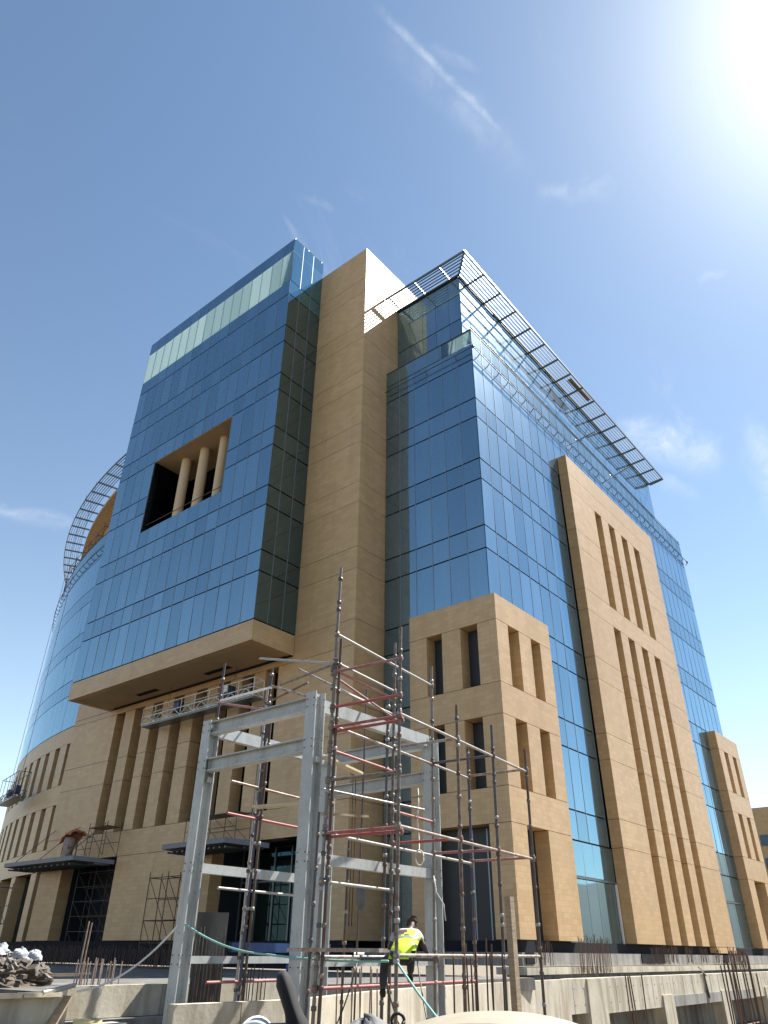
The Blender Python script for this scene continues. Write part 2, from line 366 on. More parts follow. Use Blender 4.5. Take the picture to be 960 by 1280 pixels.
def path_tube(name, mat, pts, r, parent=None, n=7):
    pts = [Vector(p) for p in pts]; v = []; f = []
    for i, p in enumerate(pts):
        d = (pts[min(i+1, len(pts)-1)]-pts[max(i-1, 0)]); Q = d.to_track_quat('Z', 'Y')
        for k in range(n): v.append(tuple(p + Q @ Vector((r*math.cos(2*math.pi*k/n), r*math.sin(2*math.pi*k/n), 0))))
    for i in range(len(pts)-1):
        for k in range(n): f.append((i*n+k, i*n+(k+1) % n, (i+1)*n+(k+1) % n, (i+1)*n+k))
    f += [tuple(range(n))[::-1], tuple((len(pts)-1)*n+k for k in range(n))]
    return mesh_obj(name, mat, v, f, parent, True)
def sub(o, part):
    """hang o (placed in world terms) under a part as a sub-part"""
    W = part.matrix_basis.copy()
    if part.parent is not None: W = Matrix.Translation(part.parent.location) @ W
    o.parent = part; o.matrix_parent_inverse = W.inverted(); return o
def sag(p, q, s, n=14):
    p, q = Vector(p), Vector(q)
    return [p.lerp(q, i/n) - Vector((0, 0, s*4*(i/n)*(1-i/n))) for i in range(n+1)]
def thing(name, label, cat, loc=(0, 0, 0), group=None):
    o = bpy.data.objects.new(name, None); col.objects.link(o); o.location = loc; o.empty_display_size = 0.3
    return tag(o, label, cat, group)
def tag(o, label, cat, group=None):
    o['label'] = label; o['category'] = cat
    if group: o['group'] = group
    return o
def struct(o): o['kind'] = 'structure'; return o
def rings(name, mat, rs, parent=None, cap=True, smooth=True):
    n = len(rs[0]); v = [p for r in rs for p in r]; f = []
    for i in range(len(rs)-1):
        for k in range(n): f.append((i*n+k, i*n+(k+1) % n, (i+1)*n+(k+1) % n, (i+1)*n+k))
    if cap: f += [tuple(range(n))[::-1], tuple((len(rs)-1)*n+k for k in range(n))]
    return mesh_obj(name, mat, v, f, parent, smooth)

# ------------------------------------------------------------------ ground
struct(mesh_obj('ground', 'sand', [(-1500, -1500, -3.2), (2500, -1500, -3.2), (2500, 2500, -3.2), (-1500, 2500, -3.2)], [(0, 1, 2, 3)]))
# street block the photographer stands on (its far edge runs square to the line of sight)
ex, ey = Vector((math.cos(R(39.5)), math.sin(R(39.5)), 0)), Vector((-math.sin(R(39.5)), math.cos(R(39.5)), 0))
def street(a, b): return tuple(ex*a + ey*b)
v = [street(a, b)[:2] + (z,) for z in (-3.2, -1.72) for a, b in ((-40, -60), (8.2, -60), (8.2, 60), (-40, 60))]
struct(mesh_obj('road', 'asphalt', v, [(4, 5, 6, 7), (0, 1, 5, 4), (1, 2, 6, 5), (2, 3, 7, 6), (3, 0, 4, 7)]))
v = [street(a, b)[:2] + (z,) for z in (-3.19, -1.58) for a, b in ((8.0, -60), (8.35, -60), (8.35, 60), (8.0, 60))]
struct(mesh_obj('kerb', 'concrete_grey', v, [(4, 5, 6, 7), (0, 1, 5, 4), (1, 2, 6, 5), (2, 3, 7, 6), (3, 0, 4, 7)]))
# low desert ridge on the far side of the street, seen mirrored in the lowest panes; unseen rear arc added to block horizon light
v = []; f = []; NH = 150
for i in range(NH+1):
    a = R(-265 + i*284/NH); h = 28 + 4*math.sin(i*0.23) + 2.5*math.sin(i*0.61+1) + 1.5*math.sin(i*1.7)
    for rr, zz in ((190, -3.3), (230, h*.93), (330, h*1.25), (420, -3.3)): v.append((rr*math.cos(a)+30, rr*math.sin(a), zz))
for i in range(NH):
    for k in range(3): f.append((i*4+k, i*4+k+1, (i+1)*4+k+1, (i+1)*4+k))
struct(mesh_obj('hills_and_light_blocker', 'hill_earth', [p for p in v], f, None, True))

# ------------------------------------------------------------------ office building
B = thing('office_building', 'unfinished tan stone and blue glass office block with a curved wing', 'building', (27.59, 16.21, 0))
LV = [(4.50, 5.82), (8.72, 10.10), (12.97, 14.36), (17.19, 18.50), (21.32, 22.62), (25.45, 26.77), (29.64, 30.92)]
CX0, CY0, RC = 92.0, 45.0, 64.7                          # centre and radius of the curved wing
def arc(r, deg, z=0.0): return (CX0 - r*math.cos(R(deg)), CY0 + r*math.sin(R(deg)), z)
G = 0.022
panes = []      # kind, mat, centre, dims(w along face, t, h), rz, size in the picture
def pane(kind, mat, c, w, h, rz):
    d = Vector(c).length
    nrm = Vector((math.sin(rz), -math.cos(rz), 0)); cosv = abs(nrm.dot(Vector(c).normalized()))
    panes.append((kind, mat, c, (w, 0.05, h), rz, w*h*cosv/d/d))
def glass_grid(axis, plane, us, rows, skip=None, matfn=None):
    """axis 'x': face at X=plane looking to -X, us along Y; axis 'y': face at Y=plane looking to -Y, us along X; rows (z0,z1,kind)"""
    for a, b in zip(us[:-1], us[1:]):
        for (z0, z1, kind) in rows:
            if skip and skip((a+b)/2, (z0+z1)/2): continue
            m = matfn((a+b)/2, (z0+z1)/2, kind) if matfn else None
            m = m or ('blue_glass' if kind == 'window_pane' else 'spandrel_glass')
            if axis == 'x': c = (plane+0.025, (a+b)/2, (z0+z1)/2); rz = R(-90)
            else: c = ((a+b)/2, plane+0.025, (z0+z1)/2); rz = 0.0
            pane(kind, m, c, (b-a)-0.018, (z1-z0)-0.075, rz)
def lin(a, b, n): return [a+(b-a)*i/n for i in range(n+1)]
def rows_between(lo, hi):
    zs = []
    for a, b in LV: zs += [a, b]
    zs = [lo] + [z for z in zs if lo+0.2 < z < hi-0.2] + [hi]
    out = []
    for a, b in zip(zs[:-1], zs[1:]):
        mid = (a+b)/2; kind = 'spandrel_pane' if any(p-.05 <= mid <= q+.05 for p, q in LV) else 'window_pane'
        out.append((a, b, kind))
    return out

# --- projecting glass block
OY0, OY1, OZ0, OZ1 = 31.25, 39.6, 23.9, 29.65
us = lin(26.95, 31.25, 4) + lin(31.25, 39.6, 8)[1:] + lin(39.6, 44.0, 4)[1:]
zs = [14.45, 17.2, 18.45, 21.3, 22.6, 25.45, 26.8, 29.65, 31.0, 33.7, 35.15, 38.05, 39.35, 42.4, 43.65]
rows = [(a, b, 'window_pane' if i % 2 == 0 else 'spandrel_pane') for i, (a, b) in enumerate(zip(zs[:-1], zs[1:]))]
def inopen(u, z): return OY0 < u < OY1 and 22.6 < z < OZ1
glass_grid('x', 22.33, us, rows, inopen, lambda u, z, k: 'screen_glass' if 39.4 < z < 42.3 else None)
glass_grid('x', 22.33, lin(OY0, OY1, 8), [(22.6, OZ0, 'spandrel_pane')])
glass_grid('y', 26.95, [22.36, 23.26, 24.27, 25.29], rows, None, lambda u, z, k: 'side_screen_glass' if z > 38.1 else 'shade_tinted_glass')
def core(x0, x1, y0, y1, z0, z1, mat='facade_backing'): return box('core_wall', mat, x0, x1, y0, y1, z0, z1, B)
core(22.42, 46, 27.04, OY0, 14.46, 39.3); core(22.42, 46, OY1, 43.96, 14.46, 39.3)
core(22.42, 46, OY0, OY1, 14.46, OZ0-.03); core(22.42, 46, OY0, OY1, OZ1+.25, 39.3); core(25.6, 46, OY0, OY1, OZ0-.03, OZ1+.25)
box('roof', 'roofing', 22.44, 46, 27.06, 43.94, 39.3, 39.36, B)
# recessed loggia
box('soffit', 'soffit_stone', 22.36, 25.55, OY0+.02, OY1-.02, OZ1, OZ1+.24, B)
for i, (a, b) in enumerate(zip(lin(OY0, OY1, 6)[:-1], lin(OY0, OY1, 6)[1:])):
    box('loggia_pane', 'dark_glass', 25.45, 25.52, a+.03, b-.03, OZ0, OZ1, B)
for y in (OY0+.03, OY1-.03): box('loggia_pane', 'dark_glass', 22.45, 25.4, y-.03, y+.03, OZ0, OZ1-.01, B)
for y in (37.65, 35.6, 33.5): tube('column', 'column_plaster', (23.65, y, OZ0-.05), (23.65, y, OZ1+.02), 0.34, B, 28)
for z in (24.4, 24.85): tube('handrail', 'dark_aluminium', (22.6, OY0+.1, z-.3), (22.6, OY1-.1, z-.3), 0.025, B)
# stone edge and soffit below the block
box('stone_trim', 'sandstone', 22.33, 22.75, 26.96, 43.98, 13.33, 14.42, B)
box('stone_trim', 'sandstone', 22.75, 25.27, 26.96, 27.3, 13.33, 14.42, B)
box('stone_trim', 'sandstone', 22.75, 25.27, 43.6, 43.98, 13.33, 14.42, B)
box('soffit', 'soffit_stone', 22.75, 25.3, 27.3, 43.6, 13.36, 13.7, B)
box('soffit_joint', 'granite', 25.12, 25.28, 27.0, 43.2, 13.29, 13.36, B)
for y0, y1 in ((37.6, 39.6), (31.0, 33.1)): box('vent_grille', 'granite', 24.25, 24.6, y0, y1, 13.345, 13.38, B)
# roof edge cable rail
def rail_run(p, q, n, z):
    tube('roof_rail', 'dark_aluminium', (p[0], p[1], z), (q[0], q[1], z), 0.022, B)
    for i in range(n+1):
        t_ = i/n; x, y = p[0]+(q[0]-p[0])*t_, p[1]+(q[1]-p[1])*t_
        tube('rail_post', 'dark_aluminium', (x, y, z-.3), (x, y, z+.02), 0.03, B, 6)
rail_run((22.5, 27.15), (22.5, 43.2), 8, 43.93); rail_run((22.5, 27.1), (25.2, 27.1), 2, 43.93)

# --- stone cladding made of panels with open joints
def panels(axis, plane, depth, u0, u1, zl, holes=(), splits=(), mat='sandstone', name='stone_panel'):
    """wall of solid panels `depth` deep behind `plane`; holes (u0,u1,z0,z1) aligned with the joint levels"""
    for z0, z1 in zip(zl[:-1], zl[1:]):
        zm = (z0+z1)/2
        cut = sorted([(a, b) for a, b, c, d in holes if c-.01 <= zm <= d+.01])
        segs = []; cur = u0
        for a, b in cut: segs.append((cur, a)); cur = b
        segs.append((cur, u1))
        for a, b in segs:
            if b-a < .05: continue
            pts = [a] + [s for s in splits if a+.2 < s < b-.2] + [b]
            for i, (p, q) in enumerate(zip(pts[:-1], pts[1:])):
                p2 = p + (G*.4 if i > 0 else 0); q2 = q - (G*.4 if i < len(pts)-2 else 0)
                if axis == 'x': box(name, mat, plane, plane+depth, p2, q2, z0+G/2, z1-G/2, B)
                else: box(name, mat, p2, q2, plane, plane+depth, z0+G/2, z1-G/2, B)
def upto(lo, hi): return [lo] + [z for ab in LV for z in ab if lo+.15 < z < hi-.15] + [hi]
# tower: plain blade, full-depth courses
XT, YT = 25.30, 22.70
tl = upto(0.42, 30.92) + [33.75, 35.05, 37.95, 39.25, 42.2]
for z0, z1 in zip(tl[:-1], tl[1:]):
    if z1 < 4.6: continue
    box('stone_panel', 'sandstone', XT, 34.0, YT, 27.0, z0+G/2, z1-G/2, B)
core(XT+.06, 33.9, YT+.06, 26.9, 4.5, 42.1)
box('stone_panel', 'sandstone', XT, 34.0, YT, 25.6, 0.42, 4.5-G/2, B)
box('roof', 'roofing', XT+.05, 33.95, YT+.05, 26.95, 42.19, 42.215, B)
# wall under the projecting block with tall slots
slots = [(y-.5, y+.5) for y in (28.52, 30.42, 32.4, 34.4, 36.5, 38.57, 40.45, 42.5)]
panels('x', XT, 0.75, 27.0, 48.1, [4.5, 5.82, 8.72, 10.10, 12.97, 13.32], [(a, b, 5.82, 12.97) for a, b in slots])
panels('x', XT, 0.75, 25.6, 48.1, [0.42, 4.5], [(25.6, 31.7, 0.4, 4.5), (40.04, 45.65, 0.4, 4.5)], (36.5,))
box('stone_panel', 'sandstone', XT, XT+2.8, 43.98, 48.1, 13.34, 14.45, B)
box('stone_panel', 'sandstone', XT+.75, XT+2.9, 47.5, 48.1, 0.42, 13.34, B)
for a, b in slots: box('slot_glass', 'dark_glass', XT+.70, XT+.74, a, b, 5.83, 12.96, B)
core(XT+.76, 40, 27.05, 47.45, 4.55, 13.3)
core(XT+.76, 40, 31.7, 40.0, 0.3, 4.55); core(XT+.76, 40, 45.7, 47.4, 0.3, 4.55); core(27.8, 40, 27.0, 31.7, .3, 4.55); core(29.0, 40, 40.0, 45.7, .3, 4.55); core(27.5, 33.9, 25.6, 27, .3, 4.55)
box('plinth', 'granite', XT+.04, XT+.7, 22.8, 48.0, -0.62, 0.40, B)
# glazed screens at the back of the two ground-floor openings
for y0, y1, xx in ((25.7, 31.6, 27.3), (40.1, 45.6, 28.6)):
    yy = lin(y0, y1, 5)
    for a, b in zip(yy[:-1], yy[1:]):
        box('entrance_pane', 'dark_glass', xx, xx+.05, a+.05, b-.05, .45, 2.9, B); box('entrance_pane', 'dark_glass', xx, xx+.05, a+.05, b-.05, 3.0, 4.4, B)
    for y in yy: box('entrance_frame', 'louvre_metal', xx-.06, xx+.04, y-.045, y+.045, .42, 4.45, B)
    box('entrance_frame', 'louvre_metal', xx-.05, xx+.03, y0, y1, 2.91, 2.99, B)
# entrance canopies: folded steel plates on ribs
def canopy(y0, y1, x0, z0):
    v = [(x0, y0+.9, z0+.12), (x0, y1, z0+.12), (25.28, y1, z0), (25.28, y0, z0)]
    c_ = mesh_obj('entrance_canopy', 'canopy_metal', v + [(a, b, c+.22) for a, b, c in v], [(0, 3, 2, 1), (4, 5, 6, 7), (0, 1, 5, 4), (1, 2, 6, 5), (2, 3, 7, 6), (3, 0, 4, 7)], B)
    for i in range(14):
        y = y0+.3+(y1-y0-.5)*i/13
        sub(box('rib', 'louvre_metal', x0+.2+(.8 if i < 2 else 0), 25.2, y-.03, y+.03, z0-.06, z0+.02), c_)
canopy(40.2, 48.8, 23.25, 4.1); canopy(27.6, 33.2, 23.35, 4.12)
for y in (42.6, 45.4, 48.2): tube('canopy_stay', 'dark_aluminium', (25.28, y-.8, 6.4), (23.5, y, 4.4), 0.022, B, 6)

# --- main glass block
fr_rows = rows_between(0.42, 30.92) + [(30.92, 32.05, 'parapet')]
yb = [16.24, 17.3, 18.4, 19.45, 20.53, 21.6, 22.66]
def par(u, z, k): return None if k != 'parapet' else ('screen_glass' if u < 18.4 else 'parapet_glass')
glass_grid('x', 27.59, yb, [(a, b, 'window_pane' if k == 'parapet' and 0 else k) for a, b, k in fr_rows], lambda u, z: z < 14.3 and u < 20.5, par)
xb = [27.62] + [27.62 + 1.0727*i for i in range(1, 33)]
def rskip(u, z):
    if z < 14.3 and (u < 32.05 or u > 57.75): return True
    if 37.6 < u < 51.9 and z < 28.2: return True
    return False
glass_grid('y', 16.21, xb, [r for r in fr_rows if r[0] > 4], rskip, par)
glass_grid('y', 16.21, lin(32.15, 37.5, 5), [(0.30, 2.93, 'window_pane'), (3.0, 4.5, 'window_pane')])
glass_grid('y', 16.21, lin(51.93, 57.7, 5), [(0.30, 2.93, 'window_pane'), (3.0, 4.5, 'window_pane')])
box('transom', 'louvre_metal', 32.17, 37.5, 16.15, 16.25, 2.92, 3.01, B); box('transom', 'louvre_metal', 51.95, 57.7, 16.15, 16.25, 2.92, 3.01, B)
box('door_jamb', 'white_paint', 37.3, 37.42, 16.12, 16.2, 0.32, 2.9, B)
core(27.68, 61.93, 16.30, 47.0, 0.1, 30.85); core(33.9, 61.93, 27.0, 47.0, 30.85, 30.9)
box('roof', 'roofing', 27.7, 61.9, 16.32, 46.9, 30.86, 30.91, B)
core(61.93, 62.02, 16.22, 47.0, 0.1, 32.0, 'spandrel_glass')
for z in (32.07,):
    box('parapet_coping', 'dark_aluminium', 27.57, 27.68, 16.19, 22.68, z-.03, z+.02, B); box('parapet_coping', 'dark_aluminium', 27.68, 61.95, 16.19, 16.30, z-.03, z+.02, B)
# projecting window-cleaning rail on hooks
tube('cleaning_rail', 'dark_aluminium', (27.36, 15.98, 30.34), (27.36, 22.6, 30.34), 0.028, B)
tube('cleaning_rail', 'dark_aluminium', (27.36, 15.98, 30.34), (62.3, 15.98, 30.34), 0.028, B)
for i in range(33):
    x = 28.1 + 1.0727*i; bar('rail_hook', 'dark_aluminium', (x, 15.98, 30.34), (x, 16.2, 30.12), .03, .045, B)
for y in (17.3, 19.45, 21.6): bar('rail_hook', 'dark_aluminium', (27.36, y, 30.34), (27.58, y, 30.12), .03, .045, B)
for x in (27.36, 62.3): tube('rail_end', 'cable_black', (x, 15.98, 30.26), (x, 15.98, 30.42), 0.07, B)
tube('roof_rail', 'dark_aluminium', (27.7, 16.25, 32.35), (62.0, 16.25, 32.35), 0.022, B)
for i in range(12): tube('rail_post', 'dark_aluminium', (28.0+i*3.08, 16.25, 32.05), (28.0+i*3.08, 16.25, 32.36), 0.03, B, 6)
for x in (41.8, 47.8):
    tube('davit_arm', 'dark_aluminium', (x, 16.25, 32.1), (x+1.6, 15.3, 33.5), 0.05, B); tube('davit_arm', 'dark_aluminium', (x, 16.25, 32.1), (x-.9, 15.6, 31.3), 0.035, B)

def mull_x(x, y, z0, z1): box('mullion', 'mullion_cap', x-.012, x+.03, y-.02, y+.02, z0, z1, B)
def mull_y(x, y, z0, z1): box('mullion', 'mullion_cap', x-.02, x+.02, y-.012, y+.03, z0, z1, B)
for u in us[1:-1]:
    if OY0 <= u <= OY1+.01: mull_x(22.33, u, 14.47, 22.58 if OY0+.1 < u < OY1-.1 else OZ1+.0); mull_x(22.33, u, OZ1+.03, 43.6)
    else: mull_x(22.33, u, 14.47, 43.6)
for x in (23.26, 24.27): mull_y(x, 26.95, 14.47, 43.6)
for y in yb[1:-1]: mull_x(27.59, y, 14.4 if y < 20.6 else 4.5, 32.0)
for x in xb[1:-1]: mull_y(x, 16.21, (28.2 if 37.6 < x < 51.9 else 14.4 if (x < 32.1 or x > 57.7) else 4.55), 32.0)
# --- penthouse and its louvred sunshade
ph_rows = [(30.95, 32.3, 'spandrel_pane'), (32.3, 34.75, 'window_pane'), (34.75, 38.7, 'window_pane')]
glass_grid('x', 28.75, [17.53, 18.4, 19.47, 20.55, 21.62, 22.66], ph_rows)
glass_grid('y', 17.50, lin(28.78, 60.9, 30), ph_rows)
core(28.83, 60.85, 17.58, 46.0, 30.9, 38.72); box('roof', 'roofing', 28.80, 60.9, 17.55, 46.0, 38.72, 38.9, B)
ZC = 38.80
for k in range(6):
    y = 16.12 + k*0.215; x = 27.38 + k*0.215
    w, h = (.09, .16) if k == 0 else (.035, .09)
    bar('louvre_slat', 'louvre_metal', (x, y, ZC), (61.14 - k*.02, y, ZC), w, h, B)
    bar('louvre_slat', 'louvre_metal', (x, y, ZC), (x, 22.68, ZC), w, h, B)
bar('louvre_beam', 'dark_aluminium', (28.6, 17.42, ZC-.1), (61.0, 17.42, ZC-.1), .1, .14, B); bar('louvre_beam', 'dark_aluminium', (28.68, 17.42, ZC-.1), (28.68, 22.68, ZC-.1), .1, .14, B)
bar('louvre_beam', 'louvre_metal', (27.38, 16.12, ZC-.02), (28.76, 17.5, ZC-.05), .10, .2, B)
for i in range(16):
    x = 29.77 + 2.081*i
    if x > 61: break
    bar('louvre_beam', 'louvre_metal', (x, 16.12, ZC-.03), (x, 17.52, ZC-.12), .08, .15, B)
for y in (18.15, 20.2, 22.3):
    bar('louvre_beam', 'louvre_metal', (27.38, y, ZC-.03), (28.77, y, ZC-.12), .08, .15, B)
bar('louvre_beam', 'louvre_metal', (61.14, 16.12, ZC), (61.24, 18.7, ZC), .09, .16, B); bar('louvre_beam', 'louvre_metal', (61.14, 16.12, ZC), (60.9, 17.33, ZC-.3), .09, .16, B)

# --- stone corner pavilions and the tall stone fin
PZ = [0.46, 4.47, 5.85, 8.76, 10.16, 13.07, 14.36]
wz = [(5.85, 8.76), (10.16, 13.07)]
panels('x', 27.0, 0.85, 15.62, 20.57, PZ, [(a, b, c, d) for a, b in ((16.65, 17.6), (18.65, 19.55)) for c, d in wz] + [(16.65, 19.55, .4, 4.47)])
panels('y', 15.62, 0.85, 27.85, 32.15, PZ, [(a, b, c, d) for a, b in ((28.0, 29.0), (30.13, 31.05)) for c, d in wz] + [(28.2, 30.0, .4, 4.47)])
panels('y', 15.62, 0.85, 57.75, 62.9, PZ, [(a, b, c, d) for a, b in ((58.95, 59.85), (60.95, 61.8)) for c, d in wz] + [(59.1, 61.7, .4, 4.47)])
panels('x', 62.05, 0.85, 16.47, 20.5, PZ)
box('roof', 'roofing', 27.05, 28.5, 15.67, 20.5, 14.3, 14.34, B); box('roof', 'roofing', 28.5, 32.1, 15.67, 16.3, 14.3, 14.34, B)
for c, d in wz + [(0.1, 4.47)]:
    for a, b in (((16.65, 17.6), (18.65, 19.55)) if d > 5 else ((16.65, 19.55),)):
        n_ = 1 if d > 5 else 2
        yy = lin(a, b, n_)
        for p, q in zip(yy[:-1], yy[1:]): box('window_pane', 'dark_glass', 27.72, 27.77, p+.06, q-.06, c+.06, d-.06, B)
        box('window_frame', 'dark_aluminium', 27.70, 27.8, a, b, d-.06, d, B)
        if d < 5:
            box('transom', 'louvre_metal', 27.69, 27.75, a+.06, b-.06, 3.15, 3.22, B)
            for yy_ in (17.2, 17.9, 18.6): box('mullion', 'mullion_cap', 27.66, 27.73, yy_-.03, yy_+.03, .2, d-.06, B)
        box('window_frame', 'dark_aluminium', 27.70, 27.8, a, a+.06, c, d-.06, B); box('window_frame', 'dark_aluminium', 27.70, 27.8, b-.06, b, c, d-.06, B)
    for xs, yp in ((((28.0, 29.0), (30.13, 31.05)) if d > 5 else ((28.2, 30.0),), 16.35), (((58.95, 59.85), (60.95, 61.8)) if d > 5 else ((59.1, 61.7),), 16.35)):
        for a, b in xs: box('window_pane', 'dark_glass', a+.05, b-.05, yp, yp+.05, c+.05, d-.05, B)
for a, b in ((28.2, 30.0), (59.1, 61.7)):
    box('window_frame', 'dark_aluminium', a, b, 16.28, 16.34, 3.0, 3.07, B); box('window_frame', 'dark_aluminium', (a+b)/2-.03, (a+b)/2+.03, 16.28, 16.34, .1, 4.47, B)
core(27.86, 31.9, 16.48, 20.4, 0.05, 14.25); core(58.0, 62.0, 16.48, 20.4, .05, 14.2)
FZ = [0.45, 4.51, 5.83, 8.72, 10.08, 13.03, 14.33, 17.19, 18.54, 21.32, 22.56, 25.49, 26.72, 28.15]
fs = [(41.0, 42.03), (43.16, 44.16), (45.28, 46.32), (47.42, 48.5)]
panels('y', 15.59, 0.60, 37.55, 51.93, FZ, [(a, b, .4, 17.19) for a, b in fs] + [(a, b, 18.54, 25.49) for a, b in fs], (45.42,) if 0 else ())
box('stone_panel', 'sandstone', 48.6, 51.93, 15.59, 16.19, 0.15, 0.44, B)
for a, b in fs:
    box('slot_glass', 'dark_glass', a, b, 16.1, 16.15, .46, 17.18, B); box('slot_glass', 'dark_glass', a, b, 16.1, 16.15, 18.55, 25.48, B)
for x in (37.6, 38.4): pass
# --- curved wing
def arc_panel(name, mat, r, depth, a0, a1, z0, z1, seg=None):
    n = seg or max(1, int((a1-a0)/1.0)); v = []; f = []
    for i in range(n+1):
        a = a0+(a1-a0)*i/n
        for rr, zz in ((r, z0), (r, z1), (r-depth, z1), (r-depth, z0)): v.append(arc(rr, a, zz))
    for i in range(n):
        for k in range(4): f.append((i*4+k, i*4+(k+1) % 4, (i+1)*4+(k+1) % 4, (i+1)*4+k))
    f += [(3, 2, 1, 0), (n*4, n*4+1, n*4+2, n*4+3)]
    return mesh_obj(name, mat, v, f, B)
A0, A1 = 2.7, 46.0
ctr = [5.06+1.94*k for k in range(20)]
for z0, z1 in ((4.47, 5.85), (8.76, 10.12), (13.07, 14.34)):
    for k in range(8): arc_panel('curved_panel', 'sandstone', RC, .8, A0+(A1-A0)*k/8, A0+(A1-A0)*(k+1)/8, z0+G/2, z1-G/2)
for z0, z1 in ((5.85, 8.76), (10.12, 13.07)):
    e = A0
    for c in ctr:
        arc_panel('curved_panel', 'sandstone', RC, .8, e, c-.42, z0+G/2, z1-G/2, 1); e = c+.42
    arc_panel('curved_panel', 'sandstone', RC, .8, e, A1, z0+G/2, z1-G/2)
e = A0
for k in range(11):
    a = 4.6+3.84*k; arc_panel('curved_panel', 'sandstone', RC, .8, e, a, 0.42, 4.47-G/2, 1); e = a+2.95
arc_panel('curved_panel', 'sandstone', RC, .8, min(e, A1-.5), A1, 0.42, 4.47-G/2)
for k in range(10): arc_panel('slot_glass', 'dark_glass', RC-.76, .05, A0+4.33*k, A0+4.33*(k+1)-.02, .3, 14.3)
arc_panel('plinth', 'granite', RC-.04, .6, A0, A1, -0.62, .41)
crow = rows_between(14.36, 30.92) + [(30.92, 32.05, 'parapet')]
da = 1.07/RC*180/math.pi
na = int((A1-A0)/da)
for i in range(na):
    a = A0+da*(i+.5); rz = math.atan2(-math.cos(R(a)), -math.sin(R(a)))  # tangent direction
    tx, ty = -math.sin(R(a)), -math.cos(R(a)); rz = math.atan2(ty, tx)
    for z0, z1, k in crow: pane(k, 'parapet_glass' if k == 'parapet' else ('blue_glass' if k == 'window_pane' else 'spandrel_glass'), arc(RC-.03, a, (z0+z1)/2), 1.05, z1-z0-.055, rz)
poly = [arc(RC-.82, A0+(A1-A0)*i/40)[:2] for i in range(41)] + [(82, 91.5), (82, 47.5)]
def prism(name, mat, poly, z0, z1, parent):
    n = len(poly); v = [(x, y, z0) for x, y in poly] + [(x, y, z1) for x, y in poly]
    return mesh_obj(name, mat, v, [tuple(range(n)), tuple(range(2*n-1, n-1, -1))] + [(i, i+n, (i+1) % n+n, (i+1) % n) for i in range(n)], parent)
prism('core_wall', 'facade_backing', poly, .1, 14.3, B)
prism('core_wall', 'facade_backing', [arc(RC-.1, A0+(A1-A0)*i/40)[:2] for i in range(41)] + [(82, 91.5), (82, 47.5)], 14.3, 30.85, B)
prism('roof', 'roofing', [arc(RC-.12, A0+(A1-A0)*i/40)[:2] for i in range(41)] + [(82, 91.5), (82, 47.5)], 30.85, 30.9, B)
for k in range(8): arc_panel('penthouse_wall', 'soffit_stone', RC-2.4, .4, A0+5.4*k, A0+5.4*(k+1)-.03, 30.9, 38.6)
for k in range(8): arc_panel('soffit', 'soffit_stone', RC-.9, 5.0, A0+5.4*k, A0+5.4*(k+1)-.01, 38.55, 38.9)
for k in range(7): arc_panel('curved_louvre', 'louvre_metal', RC+1.0-.22*k, .085 if k == 0 else .04, A0, A1, ZC-.05, ZC+.05+(.06 if k == 0 else 0), 60)
for i in range(24):
    a = A0+.6+1.78*i; bar('louvre_beam', 'louvre_metal', arc(RC+1.0, a, ZC-.04), arc(RC-.85, a, ZC-.04), .09, .15, B)
for z in (30.34,): arc_panel('cleaning_rail', 'dark_aluminium', RC+.27, .05, A0, A1, z-.025, z+.025, 60)
arc_panel('parapet_coping', 'dark_aluminium', RC+.02, .1, A0, A1, 32.05, 32.1, 60)
for i in range(na): bar('rail_hook', 'dark_aluminium', arc(RC+.25, A0+da*i, 30.34), arc(RC-.02, A0+da*i, 30.12), .03, .045, B)

# --- lay out the panes: the 300 of each kind that show largest are objects, the rest one mesh
def jit(): return R(random.gauss(0, 0.16))
by = {}
for p in panes: by.setdefault('spandrel_pane' if p[0] == 'parapet' and 0 else ('parapet_pane' if p[0] == 'parapet' else p[0]), []).append(p)
for kind, lst in by.items():
    lst.sort(key=lambda p: -p[5])
    rest = {}
    lim = 240 if kind == 'window_pane' else 280
    for i, (k, m, c, dims, rz, s) in enumerate(lst):
        if i < lim:
            o = link(kind, cube_mesh(m), B); o.location = c; o.scale = dims; o.rotation_euler = (jit(), 0, rz+jit()); place(o, B)
        else:
            M = Matrix.Rotation(rz+jit(), 3, 'Z') @ Matrix.Rotation(jit(), 3, 'X')
            rest.setdefault(m, MB()).obox(c, dims, M)
    for m, mb in rest.items(): mb.build(kind, m, B, 'stuff')

# ------------------------------------------------------------------ plinth slabs, basement edge, site walls
S = thing('plinth_slab', 'weathered concrete floor slab edge beneath the stone fin and pavilions', 'slab', (44, 15.3, -.35))
box('slab_edge', 'concrete_grey', 26.4, 63.2, 15.25, 16.3, -.36, .06, S); box('slab_edge', 'concrete_grey', 26.4, 27.7, 16.3, 22.6, -.36, .06, S)
box('slab_edge', 'concrete', 26.3, 63.2, 15.05, 16.3, -.62, -.40, S); box('granite_base', 'granite', 27.15, 62.7, 16.0, 16.15, .06, .44, S); box('granite_base', 'granite', 27.2, 27.8, 16.15, 20.4, .06, .44, S)
box('slab_edge', 'concrete_grey', 27.0, 63.2, 15.2, 16.3, -.9, -.64, S)
for x0, x1 in ((36.9, 39.6), (26.6, 27.2), (48.2, 49.0), (57.4, 59.2)): box('granite_base', 'granite', x0, x1, 15.2, 15.24, -.3, .06, S)
ms = MB()
